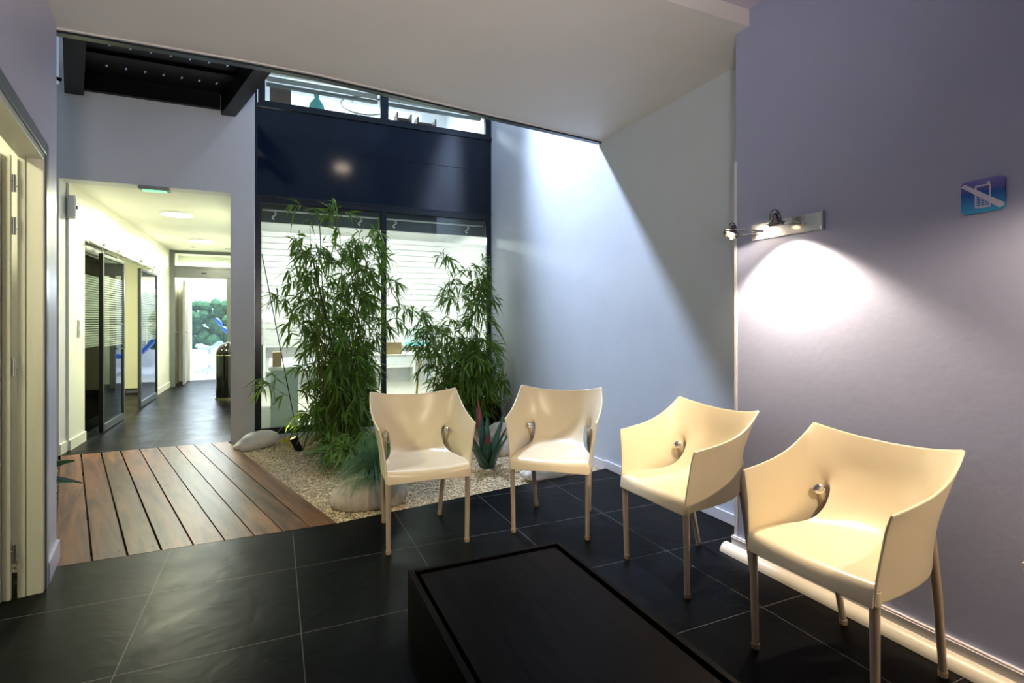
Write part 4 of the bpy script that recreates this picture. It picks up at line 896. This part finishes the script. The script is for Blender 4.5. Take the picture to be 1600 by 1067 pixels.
ch = make_chair('cream armchair standing nearest the deck, in front of the grass tuft', (.779, 3.054, 0), R(-2.3))
for lab, loc, rz in (('cream armchair between the aloe and the blue-lit atrium wall', (1.591, 2.878, 0), -38.6),
                     ('cream armchair at the end of the lilac wall, overlapped by the nearest full chair', (1.909, 2.072, 0), -88.7),
                     ('largest cream armchair against the lilac wall, standing below the blue sign', (1.895, 1.244, 0), -88.9),
                     ('cream armchair of which only an arm tip shows at the right edge', (1.865, .387, 0), -90)):
    c = copy_tree(ch); c.location = loc; c.rotation_euler = (0, 0, R(rz)); c['label'] = lab

# ---- wall sconce with two spots
t = thing('wall_sconce', 'brushed steel wall sconce with two caged spot heads', 'lamp', (XP, 1.79, 1.70))
mb = MB(); mb.box((-.012, -.195, -.042), (-.0, .195, .042)); mb.box((-.020, -.198, -.045), (-.0, -.188, .045)); mb.build('back_plate', 'chrome', t, bevel=.003)
def head(p, aim, up_w):
    ax = Vector(aim).normalized(); rm = ax.to_track_quat('Z', 'Y').to_matrix(); c = Vector(p)
    mb = MB(); mb.lathe([(0, -.045), (.014, -.045), (.017, -.02), (.030, -.005), (.034, .012), (.030, .016), (.026, .006), (0, .0)], c, 22, M_=rm); h = mb.build('spot_head', 'darkmetal', t, autosm=True)
    mb = MB(); mb.lathe([(0, .002), (.022, .002), (.018, .009), (0, .012)], c, 18, M_=rm); mb.build('bulb', 'bulbglow', h, smooth=True)
    mb = MB(); q = rm
    mb.tube([c + q @ Vector((.038 * math.cos(a), .038 * math.sin(a), .004)) for a in [i * R(15) for i in range(25)]], .0028, 6)
    mb.tube([c + q @ Vector((0, .036 * math.sin(a), -.02 - .040 * math.cos(a))) for a in [R(-100) + i * R(12.5) for i in range(17)]], .003, 6)
    mb.build('cage_ring', 'darkmetal', h, smooth=True)
    mb = MB(); mb.tube([c + q @ Vector((0, .03, .0)), (c + Vector(up_w)) * .5 + Vector((0, 0, .012)), Vector(up_w)], .003, 6); mb.tube([c + q @ Vector((0, -.03, .0)), (c + Vector(up_w)) * .5 - Vector((0, 0, .012)), Vector(up_w)], .003, 6)
    mb.tube([Vector(up_w) + Vector((-.01, 0, 0)), Vector(up_w) + Vector((.012, 0, 0))], .007, 8); mb.build('arm', 'chrome', h, smooth=True)
head((-.085, -.01, .015), (.18, 0, -1), (-.012, -.10, .0))
head((-.10, .245, .0), (-.5, -.1, -.8), (-.012, .13, .0))

# ---- no-phone sign
sg = thing('phone_ban_sign', 'rounded blue sign with a crossed-out mobile phone', 'sign', (XP, 1.01, 1.685))
def rrect(hw, hh, r, n=6):
    pts = []
    for cx_, cy_, a0 in ((hw - r, hh - r, 0), (-hw + r, hh - r, 90), (-hw + r, -hh + r, 180), (hw - r, -hh + r, 270)):
        for k in range(n + 1): a = R(a0 + 90 * k / n); pts.append((cx_ + r * math.cos(a), cy_ + r * math.sin(a)))
    return pts
def plate(name, poly, x0_, x1_, m, parent, hole=None):   # poly in (u right as seen, z); u maps to -y
    mb = MB(); n = len(poly)
    if hole:
        vs = [(x0_, -u, z) for u, z in poly] + [(x0_, -u, z) for u, z in hole] + [(x1_, -u, z) for u, z in poly] + [(x1_, -u, z) for u, z in hole]; n = len(poly)
        fs = []
        for i in range(n): j = (i + 1) % n; fs += [(i, j, n + j, n + i), (2 * n + i, 2 * n + j, 3 * n + j, 3 * n + i), (i, j, 2 * n + j, 2 * n + i), (n + i, n + j, 3 * n + j, 3 * n + i)]
        mb.add(vs, fs)
    else:
        vs = [(x0_, -u, z) for u, z in poly] + [(x1_, -u, z) for u, z in poly]
        mb.add(vs, [tuple(range(n)), tuple(range(n, 2 * n))[::-1]] + [(i, (i + 1) % n, n + (i + 1) % n, n + i) for i in range(n)])
    return mb.build(name, m, parent)
sm = mat('sign blue', (.02, .10, .50), .12, coat=.4); nt = sm.node_tree; bs = nt.nodes['Principled BSDF']
tc = nt.nodes.new('ShaderNodeTexCoord'); sx = nt.nodes.new('ShaderNodeSeparateXYZ'); mr = nt.nodes.new('ShaderNodeMapRange'); mr.inputs[1].default_value = -.06; mr.inputs[2].default_value = .06
rp = nt.nodes.new('ShaderNodeValToRGB'); nt.links.new(tc.outputs['Object'], sx.inputs[0]); nt.links.new(sx.outputs[2], mr.inputs[0]); nt.links.new(mr.outputs[0], rp.inputs[0]); nt.links.new(rp.outputs[0], bs.inputs['Base Color'])
e = rp.color_ramp.elements; e[0].position = 0; e[0].color = (.03, .38, .75, 1); e[1].position = 1; e[1].color = (.17, .17, .55, 1)
a = e.new(.60); a.color = (.0, .075, .42, 1); a = e.new(.66); a.color = (.06, .08, .38, 1)
plate('plate', rrect(.0625, .058, .016), -.008, 0, sm, sg)
th = R(0)
outer = rrect(.023, .040, .004); inner = rrect(.018, .035, .002)
plate('phone_outline', [(u + .002, z - .003) for u, z in outer], -.0092, -.008, 'signwhite', sg, [(u + .002, z - .003) for u, z in inner])
plate('antenna', [(.014, .037), (.022, .037), (.022, .046), (.014, .046)], -.0092, -.008, 'signwhite', sg)
mb = MB()
for i in range(1, 3): u = -.016 + .012 * i; mb.box((-.0092, -(u + .0012), -.038), (-.008, -(u - .0012), -.006))
for i in range(5): z = -.036 + .0072 * i; mb.box((-.0092, -.020, z - .0008), (-.008, .016, z + .0008))
mb.build('keypad', 'signwhite', sg)
plate('cross_bar', [(-.0625, .041), (-.050, .048), (.0625, -.036), (.0605, -.046), (.050, -.052)], -.0098, -.0092, 'signwhite', sg)

# ---- groups of repeats
for nm, gr in (('boulder', 'stones lying on the gravel'), ('ceiling_lamp', 'round ceiling lamps'), ('cardboard_box', 'brown boxes in the office'), ('sliding_door', 'glass sliding doors of the corridor'), ('thin_cane_stick', 'thin sticks in the tall bamboo'),
               ('storage_crate', 'crates in the upper window'), ('venetian_blind', 'blinds of the upper windows'), ('bamboo', 'bamboo clumps of the indoor garden'), ('recessed_spotlight', 'recessed spotlights in the corridor'), ('curtain_rail', 'curtain rails of the office glazing')):
    for o in bpy.data.objects:
        if not o.parent and o.name.split('.')[0] == nm: o['group'] = gr
